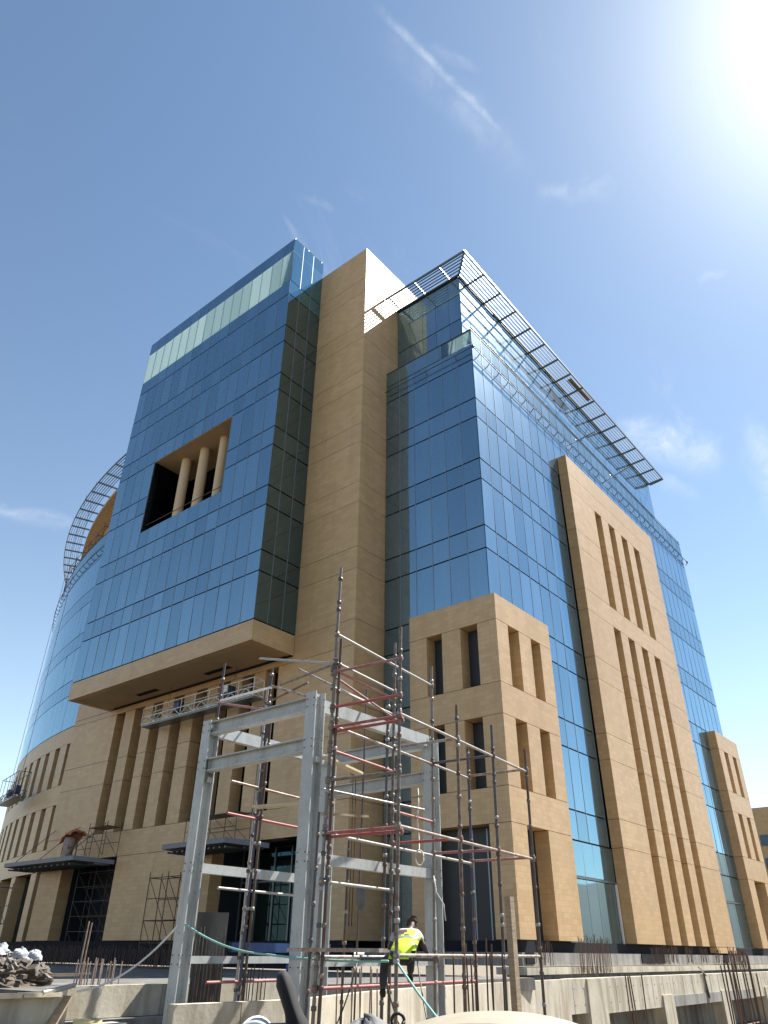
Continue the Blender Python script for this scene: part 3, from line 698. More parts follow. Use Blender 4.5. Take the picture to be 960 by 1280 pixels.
def bars_row(mb, x0, x1, y, z0, z1, step, r=.012, axis='x'):
    x = x0
    while x < x1:
        h = random.uniform(-.12, .1); lean = random.uniform(-.05, .05)
        if axis == 'x': mb.tube((x, y+random.uniform(-.06, .06), z0+random.uniform(-.06, .06)), (x+lean, y-.05, z1+h), r, 5)
        else: mb.tube((y+random.uniform(-.06, .06), x, z0), (y, x+lean, z1+h), r, 5)
        x += step*random.uniform(.6, 1.4)
for x0, x1 in ((27.1, 28.3), (37.7, 41.0), (42.1, 43.1), (44.2, 45.2), (46.4, 47.4), (48.7, 51.8)): bars_row(ms, x0, x1, 15.1, -.3, .38, .11)
bars_row(ms, 30.2, 33.0, 14.95, -.62, .62, .10); bars_row(ms, 48.6, 51.5, 14.9, -.7, .2, .12)
o = ms.build('starter_bars', 'rebar_rust'); o['kind'] = 'stuff'; tag(o, 'thin rusty starter bars sticking up along the concrete slab edge', 'rebar')

# curved concrete kerb wall that swings from beside the steel frame to the building
W = thing('curved_concrete_wall', 'long low concrete wall with bright top edge curving towards the pavilion', 'wall', (20, 13.7, -1.5))
wp = [(8.9, 11.75), (10.2, 11.6), (11.6, 11.55), (13.0, 12.0), (15.0, 12.75), (17.5, 13.35), (20.0, 13.8), (22.5, 14.15), (25.5, 14.45), (28.2, 14.6)]
for i, (p, q) in enumerate(zip(wp[:-1], wp[1:])):
    d = (Vector(q)-Vector(p)).normalized()*0.004
    bar('wall_panel', 'concrete', (p[0]+d.x, p[1]+d.y, -1.97), (q[0]-d.x, q[1]-d.y, -1.97), .22, 2.44, W)
BW = thing('basement_beam', 'pale streaked concrete edge beam on columns above a dark basement opening', 'beam', (42, 14.6, -1.3))
for a, b in ((28.22, 31.0), (31.02, 37.9), (37.92, 42.3), (42.62, 50.0), (50.02, 63.0)): box('beam_panel', 'concrete', a, b, 14.5, 14.85, -1.88 if b > 31 else -1.8, -.74, BW)
box('beam_foot', 'concrete_grey', 36.9, 50.0, 14.46, 14.499, -1.9, -1.5, BW)
for a, b in ((29.6, 31.1), (36.7, 37.9), (44.4, 45.6), (52, 53.2), (59, 60.2)): box('column', 'concrete', a, b, 14.43, 15.0, -3.2, -1.45 if a > 33 else -.76, BW)
box('back_wall', 'concrete_grey', 27, 63, 16.1, 16.3, -3.2, -.92, BW)
bar('drain_spout', 'cable_black', (42.45, 14.5, -.70), (42.47, 14.42, -1.7), .3, .05, BW); bar('drain_spout', 'tube_galv', (41.9, 14.5, -.45), (42.6, 14.44, -.82), .06, .05, BW)

th = MB()
for i in range(46):
    for z in (-1.05, -1.55): th.tube((28.6+.75*i, 14.494, z), (28.6+.75*i, 14.502, z), .022, 6)
th.build('tie_hole', 'cable_black', BW, 'stuff')
fm = MB(); rf_ = random.Random(9)
for i in range(28): 
    x = 28.5+1.22*i; fm.box(x, x+.014, 14.494, 14.5, -1.8, -.78)
fm.build('formwork_mark', 'concrete_grey', BW, 'stuff')
W0 = thing('parapet_wall', 'sunlit cream concrete parapet wall left of the steel frame', 'wall', (11, 14, -.8))
for a, b in ((8.35, 10.35), (10.36, 12.4), (12.41, 15.0)): box('wall_panel', 'concrete', a, b, 14.0, 14.2, -1.05, -.555, W0)
box('wall_foot', 'concrete_grey', 8.2, 15, 13.7, 13.99, -3.2, -1.06, W0)
W2 = thing('timber_capped_wall', 'stained concrete wall with timber boards along its top at the left edge', 'wall', (6.8, 13.7, -.8))
bar('wall_panel', 'concrete', (5.2, 13.75, -.93), (8.2, 13.75, -.93), .2, .5, W2)
for a, b in ((5.1, 7.25), (7.28, 7.95)): bar('capping_board', 'timber_pale', (a, 13.6, -.645), (b, 13.6, -.65), .26, .06, W2)
bar('ledge', 'concrete', (5.0, 13.2, -1.16), (9.0, 13.25, -1.12), .5, .1, W2)
bar('ledge', 'concrete_grey', (5.0, 13.05, -2.2), (9.0, 13.1, -2.2), .3, 1.95, W2)
tag(bar('timber_board', 'timber', (7.85, 13.55, -1.12), (8.12, 13.62, -.68), .26, .035), 'weathered grey board leaning where the two concrete walls meet', 'board')
o = path_tube('plastic_pipe', 'yellow_pipe', [(7.92, 12.95, -1.03), (8.3, 12.72, -1.05)], .075, None, 16); tag(o, 'short cut end of yellow plastic pipe lying on the wall ledge', 'pipe')
tube('pipe_bore', 'cable_black', (8.298, 12.721, -1.05), (8.304, 12.718, -1.05), .06, o, 16)
tag(tube('steel_pipe', 'tube_galv', (7.6, 13.5, -.62), (8.25, 13.66, -.53), .04), 'grey steel pipe stub lying on top of the parapet end', 'pipe')
# site slab behind the parapets
struct(box('site_slab', 'concrete_dark', 8.3, 25.3, 14.21, 75.0, -1.0, -.66))
o = MB(); bars_row(o, 26.0, 48.0, 22.0, -.66, .12, .09, .014, 'y'); bars_row(o, 40.0, 62.0, 21.5, -.66, .05, .12, .014, 'y')
o = o.build('wall_starter_bars', 'rebar_rust'); o['kind'] = 'stuff'; tag(o, 'long rows of dark starter bars in front of the granite plinth', 'rebar')

# ------------------------------------------------------------------ steel frame
FR = thing('steel_skeleton', 'bare grey primed steel frame of four columns standing before the building', 'steel frame', (11.5, 11.1, -3.2))
BX, BY, CX, AY = 9.678, 9.614, 13.324, 12.656
def ibeam(name, p, q, h, w, parent, roll_side, mat='primed_steel', tf=.022, tw=.014):
    """I section from p to q; for a column `roll_side` is the flange direction"""
    p, q = Vector(p), Vector(q); d = (q-p).normalized(); s = Vector(roll_side).normalized(); u = d.cross(s)   # s: across the flange, u: web direction
    prof = [(-w/2, -h/2), (w/2, -h/2), (w/2, -h/2+tf), (tw/2, -h/2+tf), (tw/2, h/2-tf), (w/2, h/2-tf), (w/2, h/2), (-w/2, h/2), (-w/2, h/2-tf), (-tw/2, h/2-tf), (-tw/2, -h/2+tf), (-w/2, -h/2+tf)]
    n = len(prof); v = [tuple(e + s*a + u*b) for e in (p, q) for a, b in prof]
    f = [(i, (i+1) % n, n+(i+1) % n, n+i) for i in range(n)] + [tuple(range(n))[::-1], tuple(range(n, 2*n))]
    return mesh_obj(name, mat, v, f, parent)
CH = .26
tops = {'A': 4.16, 'B': 4.2, 'C': 4.0, 'D': 4.0}
posn = {'A': (BX, AY), 'B': (BX, BY), 'C': (CX, BY), 'D': (CX, AY)}
for k in 'ABCD':
    x, y = posn[k]
    c_ = ibeam('column', (x, y, -3.2), (x, y, tops[k]), CH, CH, FR, (0, 1, 0))
    box('base_plate', 'primed_steel', x-.25, x+.25, y-.25, y+.25, -3.2, -3.16, FR)
def box_beam(p, q, h, w):
    return bar('beam', 'primed_steel', p, q, w, h, FR)
e = CH/2
for x in (BX, CX):
    for zc, h in ((4.0, .26), (3.25, .25)): ibeam('beam', (x, BY+.03, zc), (x, AY-.03, zc), h, .2, FR, (1, 0, 0))
for y in (BY, AY):
    for zc, h in ((3.98, .24), (1.37, .17), (-.14, .12)): box_beam((BX+e, y, zc), (CX-e, y, zc), h, .14)
for k in 'AB':
    x, y = posn[k]
    for zc in (3.05,): box('bracket', 'primed_steel', x+.0, x+.16, y-.1, y+.1, zc-.12, zc-.02, FR)
for (x, y) in posn.values():
    for z in (4.0, 3.25): box('end_plate', 'primed_steel', x-.07, x+.07, y-.15 if y > 11 else y+.135, y-.135 if y > 11 else y+.15, z-.15, z+.15, FR)

bl = MB()
for (x, y) in posn.values():
    sy = 1 if y < 11 else -1
    for zc in (4.0, 3.25, 1.37, -.14):
        for dz in (-.07, .07):
            for dx in (-.09, .09):
                bl.tube((x+dx, y-.145, zc+dz), (x+dx, y-.125, zc+dz), .011, 6); bl.tube((x-.145, y+dx, zc+dz), (x-.125, y+dx, zc+dz), .011, 6)
bl.build('bolt', 'tube_dark', FR, 'stuff')
# ------------------------------------------------------------------ tube scaffolds
PH = R(6.5); uu = Vector((math.cos(PH), math.sin(PH), 0)); vv = Vector((-math.sin(PH), math.cos(PH), 0)); S2 = Vector((9.402, 7.452, 0))
def at(a, b, z): return S2 + uu*a + vv*b + Vector((0, 0, z))
lean = uu*0.022 - vv*0.004
SC = thing('tube_scaffold', 'tall tube scaffold of rusty standards and red ledgers round the steel frame', 'scaffold', tuple(at(2.6, .7, -3.2)))
def standard(par, base, top, mat, r=.028, cups=True, z0=-3.2, ln=lean):
    p = Vector((base.x, base.y, z0)); q = Vector((base.x, base.y, top)) + ln*(top)
    p = p + ln*z0
    s = tube('standard', mat, p, q, r, par)
    if cups:
        z = z0 + .3
        while z < top-.1:
            if z > -1.2:
                c = p + (q-p)*((z-z0)/(top-z0)); sub(tube('coupler', random.choice(('tube_brown', 'tube_brown', 'tube_dark', 'tube_galv')), c-Vector((0, 0, .03)), c+Vector((0, 0, .03)), r+.009+random.random()*.009, None, 8), s)
            z += .5*random.choice((1, 1, .8, .3, 1.3))
    return s
for (a, b, top, m) in ((0, 1.4, 6.5, 'tube_brown'), (.05, 1.33, 5.0, 'tube_dark'), (0, 0, 4.94, 'tube_brown'), (2.04, 1.4, 5.6, 'tube_brown'), (3.59, 1.4, 5.55, 'tube_brown'), (2.05, 0, 4.06, 'tube_brown'), (3.58, 0, 4.03, 'tube_dark'), (5.25, 0, 3.88, 'tube_dark'), (5.25, 1.4, 4.06, 'tube_blue'), (1.88, 1.44, 4.4, 'tube_dark')):
    standard(SC, at(a, b, 0), top, m)
standard(SC, Vector((11.53, 10.36, 0)), 1.87, 'tube_dark', .024); standard(SC, Vector((12.85, 11.2, 0)), 5.4, 'tube_dark', .02, False); standard(SC, Vector((9.3, 9.05, 0)), 2.0, 'tube_dark', .024)
def led(name, p, q, m, r=.025):
    d = (q-p).normalized()*.05
    o = tube(name, m, p-d + lean*p.z, q+d + lean*q.z, r, SC)
    for e_ in (p, q):
        c = e_ + lean*e_.z; sub(tube('coupler', 'tube_brown', c-Vector((0, 0, .05)), c+Vector((0, 0, .05)), .045, None, 8), o)
for a0, a1, b, z, m in ((0, 3.59, 1.4, 5.1, 'tube_galv'), (0, 2.04, 1.4, 4.55, 'tube_galv'), (0, 2.04, 1.44, 4.42, 'tube_red'), (0, 2.04, 1.42, 4.08, 'tube_galv'), (0, 5.25, 1.4, 3.4, 'tube_galv'), (0, 2.04, 1.4, 2.98, 'tube_red'),
                        (2.04, 3.59, 1.4, 2.27, 'tube_red'), (0, 5.25, 1.4, 1.65, 'tube_galv'), (0, 5.25, 0, 3.4, 'tube_galv'), (0, 5.25, 0, 1.67, 'tube_galv'), (0, 5.25, 0, -.03, 'tube_galv'), (-.0, 5.25, 1.4, -.46, 'tube_red'), (0, 2.04, 1.4, .95, 'tube_galv'), (0, 5.25, 1.4, -.06, 'tube_galv')):
    led('ledger', at(a0, b, z), at(a1, b, z), m)
for a, b0, b1, z, m in ((0, 0, 1.4, 3.36, 'tube_red'), (.06, 0, 1.4, 3.30, 'tube_red'), (0, 0, 1.4, 1.65, 'tube_red'), (.07, 0, 1.4, 1.60, 'tube_red'), (0.0, 0, 1.4, 3.71, 'tube_red'), (0, 0, 1.4, 2.47, 'tube_brown'), (0, 0, 1.4, 4.36, 'tube_red'),
                        (2.05, 0, 1.4, 1.71, 'tube_red'), (2.05, 0, 1.4, 3.43, 'tube_galv'), (3.58, 0, 1.4, 1.69, 'tube_red'), (3.58, 0, 1.4, 3.42, 'tube_dark'), (5.25, 0, 1.4, 1.7, 'tube_red'), (5.25, 0, 1.4, 3.45, 'tube_galv'), (5.25, 0, 1.4, -.03, 'tube_galv'), (1.15, 0, 1.4, -.08, 'tube_dark')):
    led('transom', at(a, b0, z), at(a, b1, z), m)
tube('brace', 'tube_galv', (10.07, 11.79, 5.48), tuple(at(0, 1.4, 4.5)), .024, SC); tube('brace', 'tube_brown', (10.5, 11.53, 4.95), (9.5, 8.9, 4.6), .024, SC)
tube('brace', 'tube_galv', (10.35, 10.85, 5.12), tuple(at(2.0, 1.45, 4.1)), .024, SC); tube('brace', 'tube_red', tuple(at(0.02, 1.4, 4.3)), tuple(at(1.9, 1.2, 3.9)), .022, SC)
tube('brace', 'tube_galv', tuple(at(.1, 1.5, 2.35)), tuple(at(1.9, .6, 2.2)), .02, SC)
tube('brace', 'tube_brown', (10.97, 12.99, 4.74), (10.86, 11.05, 5.0), .024, SC)

S9 = Vector((10.57, 12.01, 0)); S8 = Vector((10.39, 13.52, 0)); L9_ = Vector((9.72, 11.92, 0)); R9_ = Vector((12.29, 12.21, 0))
S8b = Vector((9.95, 12.25, 0))
SL = thing('inner_scaffold', 'short blue and galvanised tube scaffold inside the steel frame behind its beams', 'scaffold', (10.6, 12.0, -3.2))
ln2 = uu*.03 + vv*.012
for b, top, m in ((S9, 5.5, 'tube_blue'), (S9+uu*.07-vv*.05, 4.6, 'tube_dark'), (S8, 5.9, 'tube_blue'), (S9+vv*.08, 5.0, 'tube_galv')): standard(SL, b, top, m, .028, True, -3.2, ln2)
for z, m in ((2.9, 'tube_galv'), (2.3, 'tube_red'), (1.0, 'tube_galv'), (-.47, 'tube_red')):
    s = ln2*z; tube('ledger', m, L9_+s+Vector((0, 0, z)), R9_+s+Vector((0, 0, z)), .025, SL)
for p, q, m in ((S8+Vector((0.1, 0, 4.96)), S9+Vector((0.1, 0, 5.03)), 'white_paint'), (S8+Vector((0.1, 0, 4.9)), S9+Vector((-.1, -.3, 4.42)), 'tube_red'), (S9+Vector((.1, 0, 5.06)), Vector((10.95, 11.0, 4.68)), 'tube_galv')):
    tube('transom', m, p, q, .027, SL)
# loose boards on the scaffold
def plank(label, p, q, m='timber_pale', w=.22, g='planks on the scaffold'): return tag(bar('plank', m, p, q, w, .04), label, 'plank', g)
plank('short pale plank resting on the inner scaffold level with the red ledger', (9.9, 11.3, 2.36), (10.2, 10.3, 2.36))
plank('pale plank sticking out diagonally beside the near column top', (9.8, 9.43, 3.02), (11.0, 9.62, 2.95), w=.16)
plank('thin grey board end poking out above the white cross beam', (10.15, 9.87, 2.15), (11.45, 9.8, 2.25), 'timber', w=.1)
tag(bar('plank', 'tube_galv', tuple(at(.05, .25, .03)), tuple(at(-.0, 1.9, .03)), .24, .05), 'grey metal walkway board beside the worker at rail height', 'plank')
# timber post among the rebars
tag(bar('timber_post', 'timber', (12.03, 7.13, -3.2), (12.05, 7.13, .83), .11, .13), 'upright weathered timber post among the rebars near the scaffold end', 'post')

# ------------------------------------------------------------------ rebars
def rebar_cluster(label, spots, mat, r, group='clusters of starter rebar'):
    c = thing('rebar_cluster', label, 'rebar', (spots[0][0], spots[0][1], spots[0][2]), group)
    for x, y, z0, z1 in spots:
        a, b = random.uniform(-.03, .03), random.uniform(-.03, .03)
        tube('rebar', mat, (x, y, z0), (x+a*(z1-z0), y+b*(z1-z0), z1), r, c, 6)
    return c
sp = [(9.3+.035*i+random.uniform(-.02, .02), 15.4-.022*i+random.uniform(-.1, .1), -.66, -.16+random.uniform(-.06, .03)) for i in range(20)]
rebar_cluster('pale fence-like row of short rebars standing behind the cream parapet', sp, 'rebar_pale', .011)
rebar_cluster('two long pale rods leaning up from the short rebar row', [(9.33, 15.4, -.66, .5), (9.38, 15.36, -.66, .47)], 'rebar_pale', .014)
sp = []
for x, z1 in ((568, .03), (588, -.1), (590.5, .15), (594, -.05), (600, .26), (607, .22), (613, .14), (620, .0), (628, .0), (642, -.02), (646, -.05), (654, .03)):
    h = R(39.55) - math.atan((x-480)*.86/908.9); d = random.uniform(13.7, 14.3)
    sp.append((d*math.cos(h), d*math.sin(h), -3.2, z1))
rebar_cluster('upright rusty rebars crowded round the timber post below the scaffold', sp, 'rebar_rust', .014)
sp = [(9.9+.07*i+random.uniform(-.03, .03), 13.2-.02*i, -3.2, -.05-random.random()*.3) for i in range(14)] + [(11.5+.09*i, 13.2, -3.2, -.2-random.random()*.15) for i in range(9)]
rebar_cluster('dark rebars behind the lowest frame beam by the stained pier', sp, 'rebar_rust', .012)
sp = [(12.0+.1*i, 10.9-.04*i, -3.2, -.2-random.random()*.08) for i in range(9)]
rebar_cluster('pale rebars in a row behind the seated worker', sp, 'rebar_pale', .014)
rebar_cluster('four thin rods standing free before the basement opening', [(20.16, 8.82, -3.2, -.39), (20.2, 8.7, -3.2, -.42), (20.24, 8.62, -3.2, -.41), (20.29, 8.5, -3.2, -.38)], 'rebar_rust', .016)
sp = [(24.76+random.uniform(-.1, .25), 7.95-.08*i+random.uniform(-.05, .05), -3.2, .1+random.uniform(-.5, .1)) for i in range(12)]
rebar_cluster('tall bundle of rusty rods at the right below the far pavilion', sp, 'rebar_rust', .02)

# stained pier
PR = thing('concrete_pier', 'half cast concrete pier with spalled face showing its reinforcement', 'pier', (11.1, 13.55, -3.2))
o = obox('pier_body', 'concrete_dark', (11.08, 13.62, -1.27), (.62, .45, 3.9), R(-38), PR)
for i in range(9):
    q = Vector((11.08, 13.62, 0)) + Vector((math.cos(R(-38)), math.sin(R(-38)), 0))*(-.28+.07*i) + Vector((-math.sin(R(-38)), math.cos(R(-38)), 0))*(-.235)
    tube('rebar', 'rebar_pale', (q.x, q.y, -.9), (q.x, q.y, .2+.25*math.sin(i)), .011, PR, 6)
tag(bar('blue_channel', 'blue_paint', (11.35, 13.3, .07), (13.9, 12.95, .07), .12, .17), 'long blue steel channel lying behind the frame between its columns', 'steel channel')
tag(obox('blue_crate', 'blue_paint', (12.2, 12.3, -.37), (.25, .25, .3), R(30)), 'small blue grey crate behind the near column', 'crate')

# ------------------------------------------------------------------ ropes and cables
RG = 'ropes tied to the frame'
o = path_tube('rope', 'rope_white', sag((9.4, 12.5, .40), (8.1, 13.3, -.60), .22), .018); tag(o, 'pale rope sagging from the left column to the parapet end', 'rope', RG)
pts = sag((9.56, 12.52, .42), (9.5, 10.2, -.04), .1) + sag((9.5, 10.2, -.04), (9.40, 7.6, -.1), .03)[1:]
o = path_tube('rope', 'rope_green', pts, .017); tag(o, 'green rope strung from the left column past the middle column', 'rope', RG)
o = path_tube('rope', 'rope_green', sag((9.40, 7.45, -.1), (9.05, 6.45, -.75), .02), .016); tag(o, 'green rope running down right from the scaffold knot', 'rope', RG)
lp = [Vector((11.96, 8.95, 2.75 - i*.1)) + Vector((.02*math.sin(i*.8), 0, 0)) for i in range(12)]
lp += [Vector((11.96+.06*math.sin(k*.42), 8.93-.05*math.sin(k*.42), 1.52+.13*math.cos(k*.42))) for k in range(31)]
o = path_tube('hanging_rope', 'rope_white', lp, .014); tag(o, 'white rope hanging with a coil in front of the right column', 'rope')
o = path_tube('hanging_cable', 'rope_white', [(12.1, 8.72, 1.22), (12.12, 8.68, .95), (12.2, 8.58, .75), (12.2, 8.55, .5)], .012); tag(o, 'loose white cord dangling right of the right column', 'cord')
rs = []
for i in range(9):
    t_ = i/8; rr = .02+.075*math.sin(math.pi*min(1, t_*1.02))**.7
    rs.append([(10.73+.03*t_+rr*math.cos(a), 9.3+rr*math.sin(a), 1.03-.42*t_) for a in [2*math.pi*k/12 for k in range(12)]])
o = rings('hanging_sack', 'tarp_grey', rs); tag(o, 'small grey sack hanging from a ledger above the worker', 'sack')
for k, (p, q, s_) in enumerate((((10.8, 9.4, -.15), (9.6, 9.2, -1.25), .3), ((11.1, 9.1, -.12), (10.9, 8.3, -1.2), .25), ((11.6, 8.75, -.05), (10.5, 7.6, -1.2), .18))):
    o = path_tube('hanging_cable', 'cable_black', sag(p, q, s_), .012); tag(o, ('black cable curving down left of the worker', 'black cable looping down below the grey sack', 'black cable hanging down right of the worker')[k], 'cable', 'black cables under the scaffold')
for k, x in enumerate((11.12, 11.2)):
    o = path_tube('hanging_cable', 'cable_black', [(x, 9.9, 3.1), (x+.02, 9.9, 1.8), (x, 9.9, .4)], .008); tag(o, ('left of two thin lines hanging inside the frame', 'right of two thin lines hanging inside the frame')[k], 'cable', 'thin lines inside the frame')

# ------------------------------------------------------------------ suspended cradles
def cradle(label, origin, ang, L, wd, ht, mat, cable_top, n):
    T = thing('work_cradle', label, 'cradle', origin, 'suspended work cradles')
    M = Matrix.Rotation(ang, 3, 'Z'); O = Vector(origin)
    P = lambda a, b, z: O + M @ Vector((a, b, z))
    d_ = link('deck', cube_mesh('louvre_metal'), T); d_.scale = (L, wd, .07); d_.rotation_euler = (0, 0, ang); d_.location = (0, 0, .03)
    for s in (-1, 1):
        b = s*wd/2
        for z in (.12, .55, ht): tube('rail', mat, P(-L/2, b, z), P(L/2, b, z), .03, T, 6)
        for i in range(n+1):
            x = -L/2+L*i/n; tube('post', mat, P(x, b, .05), P(x, b, ht), .022, T, 6)
            if i < n:
                tube('brace', mat, P(x, b, .12), P(x+L/n/2, b, .55), .024, T, 5); tube('brace', mat, P(x+L/n/2, b, .55), P(x+L/n, b, .12), .024, T, 5)
    for x in (-L/2, L/2):
        for z in (.12, .55, ht): tube('rail', mat, P(x, -wd/2, z), P(x, wd/2, z), .022, T, 6)
    for x in (-L*.26, L*.2):
        h_ = link('hoist', cube_mesh('hoist_blue'), T); h_.scale = (.5, .35, .6); h_.rotation_euler = (0, 0, ang); h_.location = M @ Vector((x, 0, .75))
    h_ = link('control_box', cube_mesh('white_paint'), T); h_.scale = (.3, .06, .38); h_.rotation_euler = (0, 0, ang); h_.location = M @ Vector((-L*.26-.1, wd/2*(1 if math.cos(ang) < 0 else 1)+.03, .85))
    for x in (-L*.3, L*.3, -L*.3+.12, L*.3+.12): tube('hoist_cable', 'cable_black', P(x, 0, .8), P(x, 0, cable_top-origin[2]), .008, T, 5)
    return T
cradle('white latticed work cradle hanging in front of the tall window slots', (24.55, 33.45, 11.18), R(90), 9.7, .7, 1.05, 'white_paint', 13.33, 8)
a = 13.4; pc = arc(RC+1.15, a, 9.7)
cradle('dark work cradle seen end on against the sky at the far left', pc, math.atan2(math.cos(R(a)), math.sin(R(a))), 5.0, .9, 1.9, 'dark_aluminium', 38.7, 4)

# ------------------------------------------------------------------ small frame scaffolds at the entrances
def frame_scaffold(label, x, y, z0, bays, lifts, bw, lh, wd, ang=R(90), mat='tube_dark', r=.022, deck=True):
    T = thing('frame_scaffold', label, 'scaffold', (x, y, z0), 'small frame scaffolds against the building'); O = Vector((x, y, z0)); M = Matrix.Rotation(ang, 3, 'Z')
    P = lambda a, b, z: O + M @ Vector((a, b, z))
    H = lifts*lh
    for b in (0, wd):
        for i in range(bays+1): tube('standard', mat, P(i*bw, b, 0), P(i*bw, b, H+.25), r, T, 6)
        for j in range(1, lifts+1):
            tube('ledger', mat, P(0, b, j*lh), P(bays*bw, b, j*lh), r*.9, T, 6); tube('ledger', mat, P(0, b, (j-.5)*lh), P(bays*bw, b, (j-.5)*lh), r*.9, T, 6)
            for i in range(bays): tube('brace', mat, P(i*bw, b, (j-1)*lh), P((i+1)*bw, b, j*lh), r*.7, T, 5)
    for j in range(1, lifts+1):
        for i in range(bays+1): tube('transom', mat, P(i*bw, 0, j*lh), P(i*bw, wd, j*lh), r*.9, T, 6)
    if deck:
        for k in range(3):
            d_ = link('deck_board', cube_mesh('timber'), T); d_.scale = (bays*bw, wd/3-.02, .04); d_.rotation_euler = (0, 0, ang); d_.location = M @ Vector((bays*bw/2, wd*(k+.5)/3, H-.0))
    return T
frame_scaffold('rusty frame scaffold standing on the left entrance canopy', 24.9, 39.5, 4.42, 1, 1, 1.8, 1.5, .9, R(90), 'rebar_rust')
frame_scaffold('second frame scaffold on the left canopy beneath the orange sheet', 24.9, 42.3, 4.42, 1, 1, 1.5, 1.2, .9, R(90), 'rebar_rust', .02, False)
frame_scaffold('tall thin scaffold inside the dark left entrance opening', 26.6, 40.8, -.62, 2, 3, 1.9, 1.5, .8, R(90), 'tube_dark', .022, False)
frame_scaffold('ladder-like scaffold against the plain stone wall behind the left column', 24.6, 31.6, -.62, 2, 2, 1.5, 1.85, .7, R(90), 'rebar_rust', .024, False)
frame_scaffold('spindly scaffold in front of the curved wing at the far left', 24.2, 49.0, -.62, 3, 2, 2.4, 1.9, .8, R(86), 'tube_dark', .026, False)
frame_scaffold('scaffold with dark decking standing on the right entrance canopy', 24.9, 28.6, 4.40, 2, 1, 1.9, 1.25, .9, R(90), 'tube_dark', .02)
frame_scaffold('tangle of scaffolding on the curved roof terrace under the louvres', arc(RC-1.4, 12, 0)[0], arc(RC-1.4, 12, 0)[1], 30.92, 5, 2, 2.2, 1.7, .9, R(76), 'tube_dark', .035, False)
# hoisted skip with an orange sheet over the canopy
SK = thing('rubble_sack', 'pale bulk sack under a crumpled orange sheet above the left canopy', 'sack', (24.2, 43.5, 4.4))
rs = [[(24.2+rr*math.cos(a), 43.5+rr*1.1*math.sin(a), z) for a in [2*math.pi*k/14 for k in range(14)]] for rr, z in ((.2, 4.4), (.26, 4.6), (.3, 5.0), (.34, 5.35), (.3, 5.6))]
rings('sack_body', 'sack_pink', rs, SK)
v = []; f = []
for i in range(9):
    for j in range(9):
        x, y = (i-4)/4, (j-4)/4; v.append((24.2+x*.45, 43.2+y*.55-.2*x, 5.95-.45*(x*x+y*y)*.6-.2*y+random.uniform(-.12, .12)))
for i in range(8):
    for j in range(8): f.append((i*9+j, (i+1)*9+j, (i+1)*9+j+1, i*9+j+1))
o = mesh_obj('sheet', 'orange_sheet', v, f, SK); sm = o.modifiers.new('thick', 'SOLIDIFY'); sm.thickness = .02
# loose board left up on the louvres
tag(bar('plywood_board', 'timber', (42.9, 16.55, 38.93), (46.3, 16.5, 38.95), .38, .04), 'brown board left lying on the high louvred sunshade', 'board')

# ------------------------------------------------------------------ heap at far left
def lump(name, mat, c, rx, ry, rz, seed, amp=.25, nu=18, nv=9, parent=None):
    rnd = random.Random(seed); ph = [(rnd.uniform(0, 6.3), rnd.uniform(1, 5), rnd.uniform(1, 4)) for _ in range(7)]; v = []; f = []
    for j in range(nv+1):
        th = math.pi/2*j/nv
        for i in range(nu):
            a = 2*math.pi*i/nu; k = 1+amp*sum(math.sin(p+a*round(q)+th*w*2) for p, q, w in ph)/4+rnd.uniform(-.5, .5)*amp*.4
            v.append((c[0]+rx*k*math.cos(th)*math.cos(a), c[1]+ry*k*math.cos(th)*math.sin(a), c[2]+rz*k*math.sin(th)))
    for j in range(nv):
        for i in range(nu): f.append((j*nu+i, j*nu+(i+1) % nu, (j+1)*nu+(i+1) % nu, (j+1)*nu+i))
    return mesh_obj(name, mat, v, f, parent)
HP = lump('debris_heap', 'debris_brown', (8.75, 17.7, -.68), 1.15, 1.0, .5, 3, .35, 40, 16); tag(HP, 'brown heap of site debris behind the timber capped wall', 'debris heap'); HP['kind'] = 'thing'
for i, (x, y, z, s, lb) in enumerate(((9.3, 17.2, -.2, .2, 'white sack at the right end on top of the debris heap'), (9.05, 17.3, -.16, .19, 'white tied sack in the middle of the debris heap'), (8.7, 17.5, -.1, .2, 'white sack at the left edge behind the debris heap'))):
    tag(lump('white_sack', 'sack_white', (x, y, z), s, s*.8, s*.9, 11+i, .22, 20, 9), lb, 'sack', 'white sacks on the debris heap')
ch = MB(); rr_ = random.Random(5)
for i in range(220):
    a = rr_.uniform(0, 6.28); q = rr_.random()**.6; x, y = 8.75+1.2*q*math.cos(a), 17.6+1.05*q*math.sin(a)
    M = Matrix.Rotation(rr_.uniform(0, 6), 3, 'Z') @ Matrix.Rotation(rr_.uniform(-1, 1), 3, 'X') @ Matrix.Rotation(rr_.uniform(-1, 1), 3, 'Y')
    ch.obox((x, y, -.66+.47*math.sqrt(max(0, 1-q*q))+rr_.uniform(-.03, .06)), (rr_.uniform(.04, .3), rr_.uniform(.03, .12), rr_.uniform(.01, .08)), M)
ch.build('rubble', 'rubble_mix', HP, 'stuff')
for i in range(3):
    x, y = 8.9+.45*i, 17.0+.1*i; tag(bar('scrap_board', 'timber', (x, y, -.5+.02*i), (x+random.uniform(.4, .9), y+random.uniform(-.3, .3), -.5+random.uniform(-.1, .3)), .1, .03), ('leftmost broken dark board poking out of the debris heap', 'middle broken dark board poking out of the debris heap', 'rightmost broken dark board poking out of the debris heap')[i], 'board', 'boards in the debris heap')

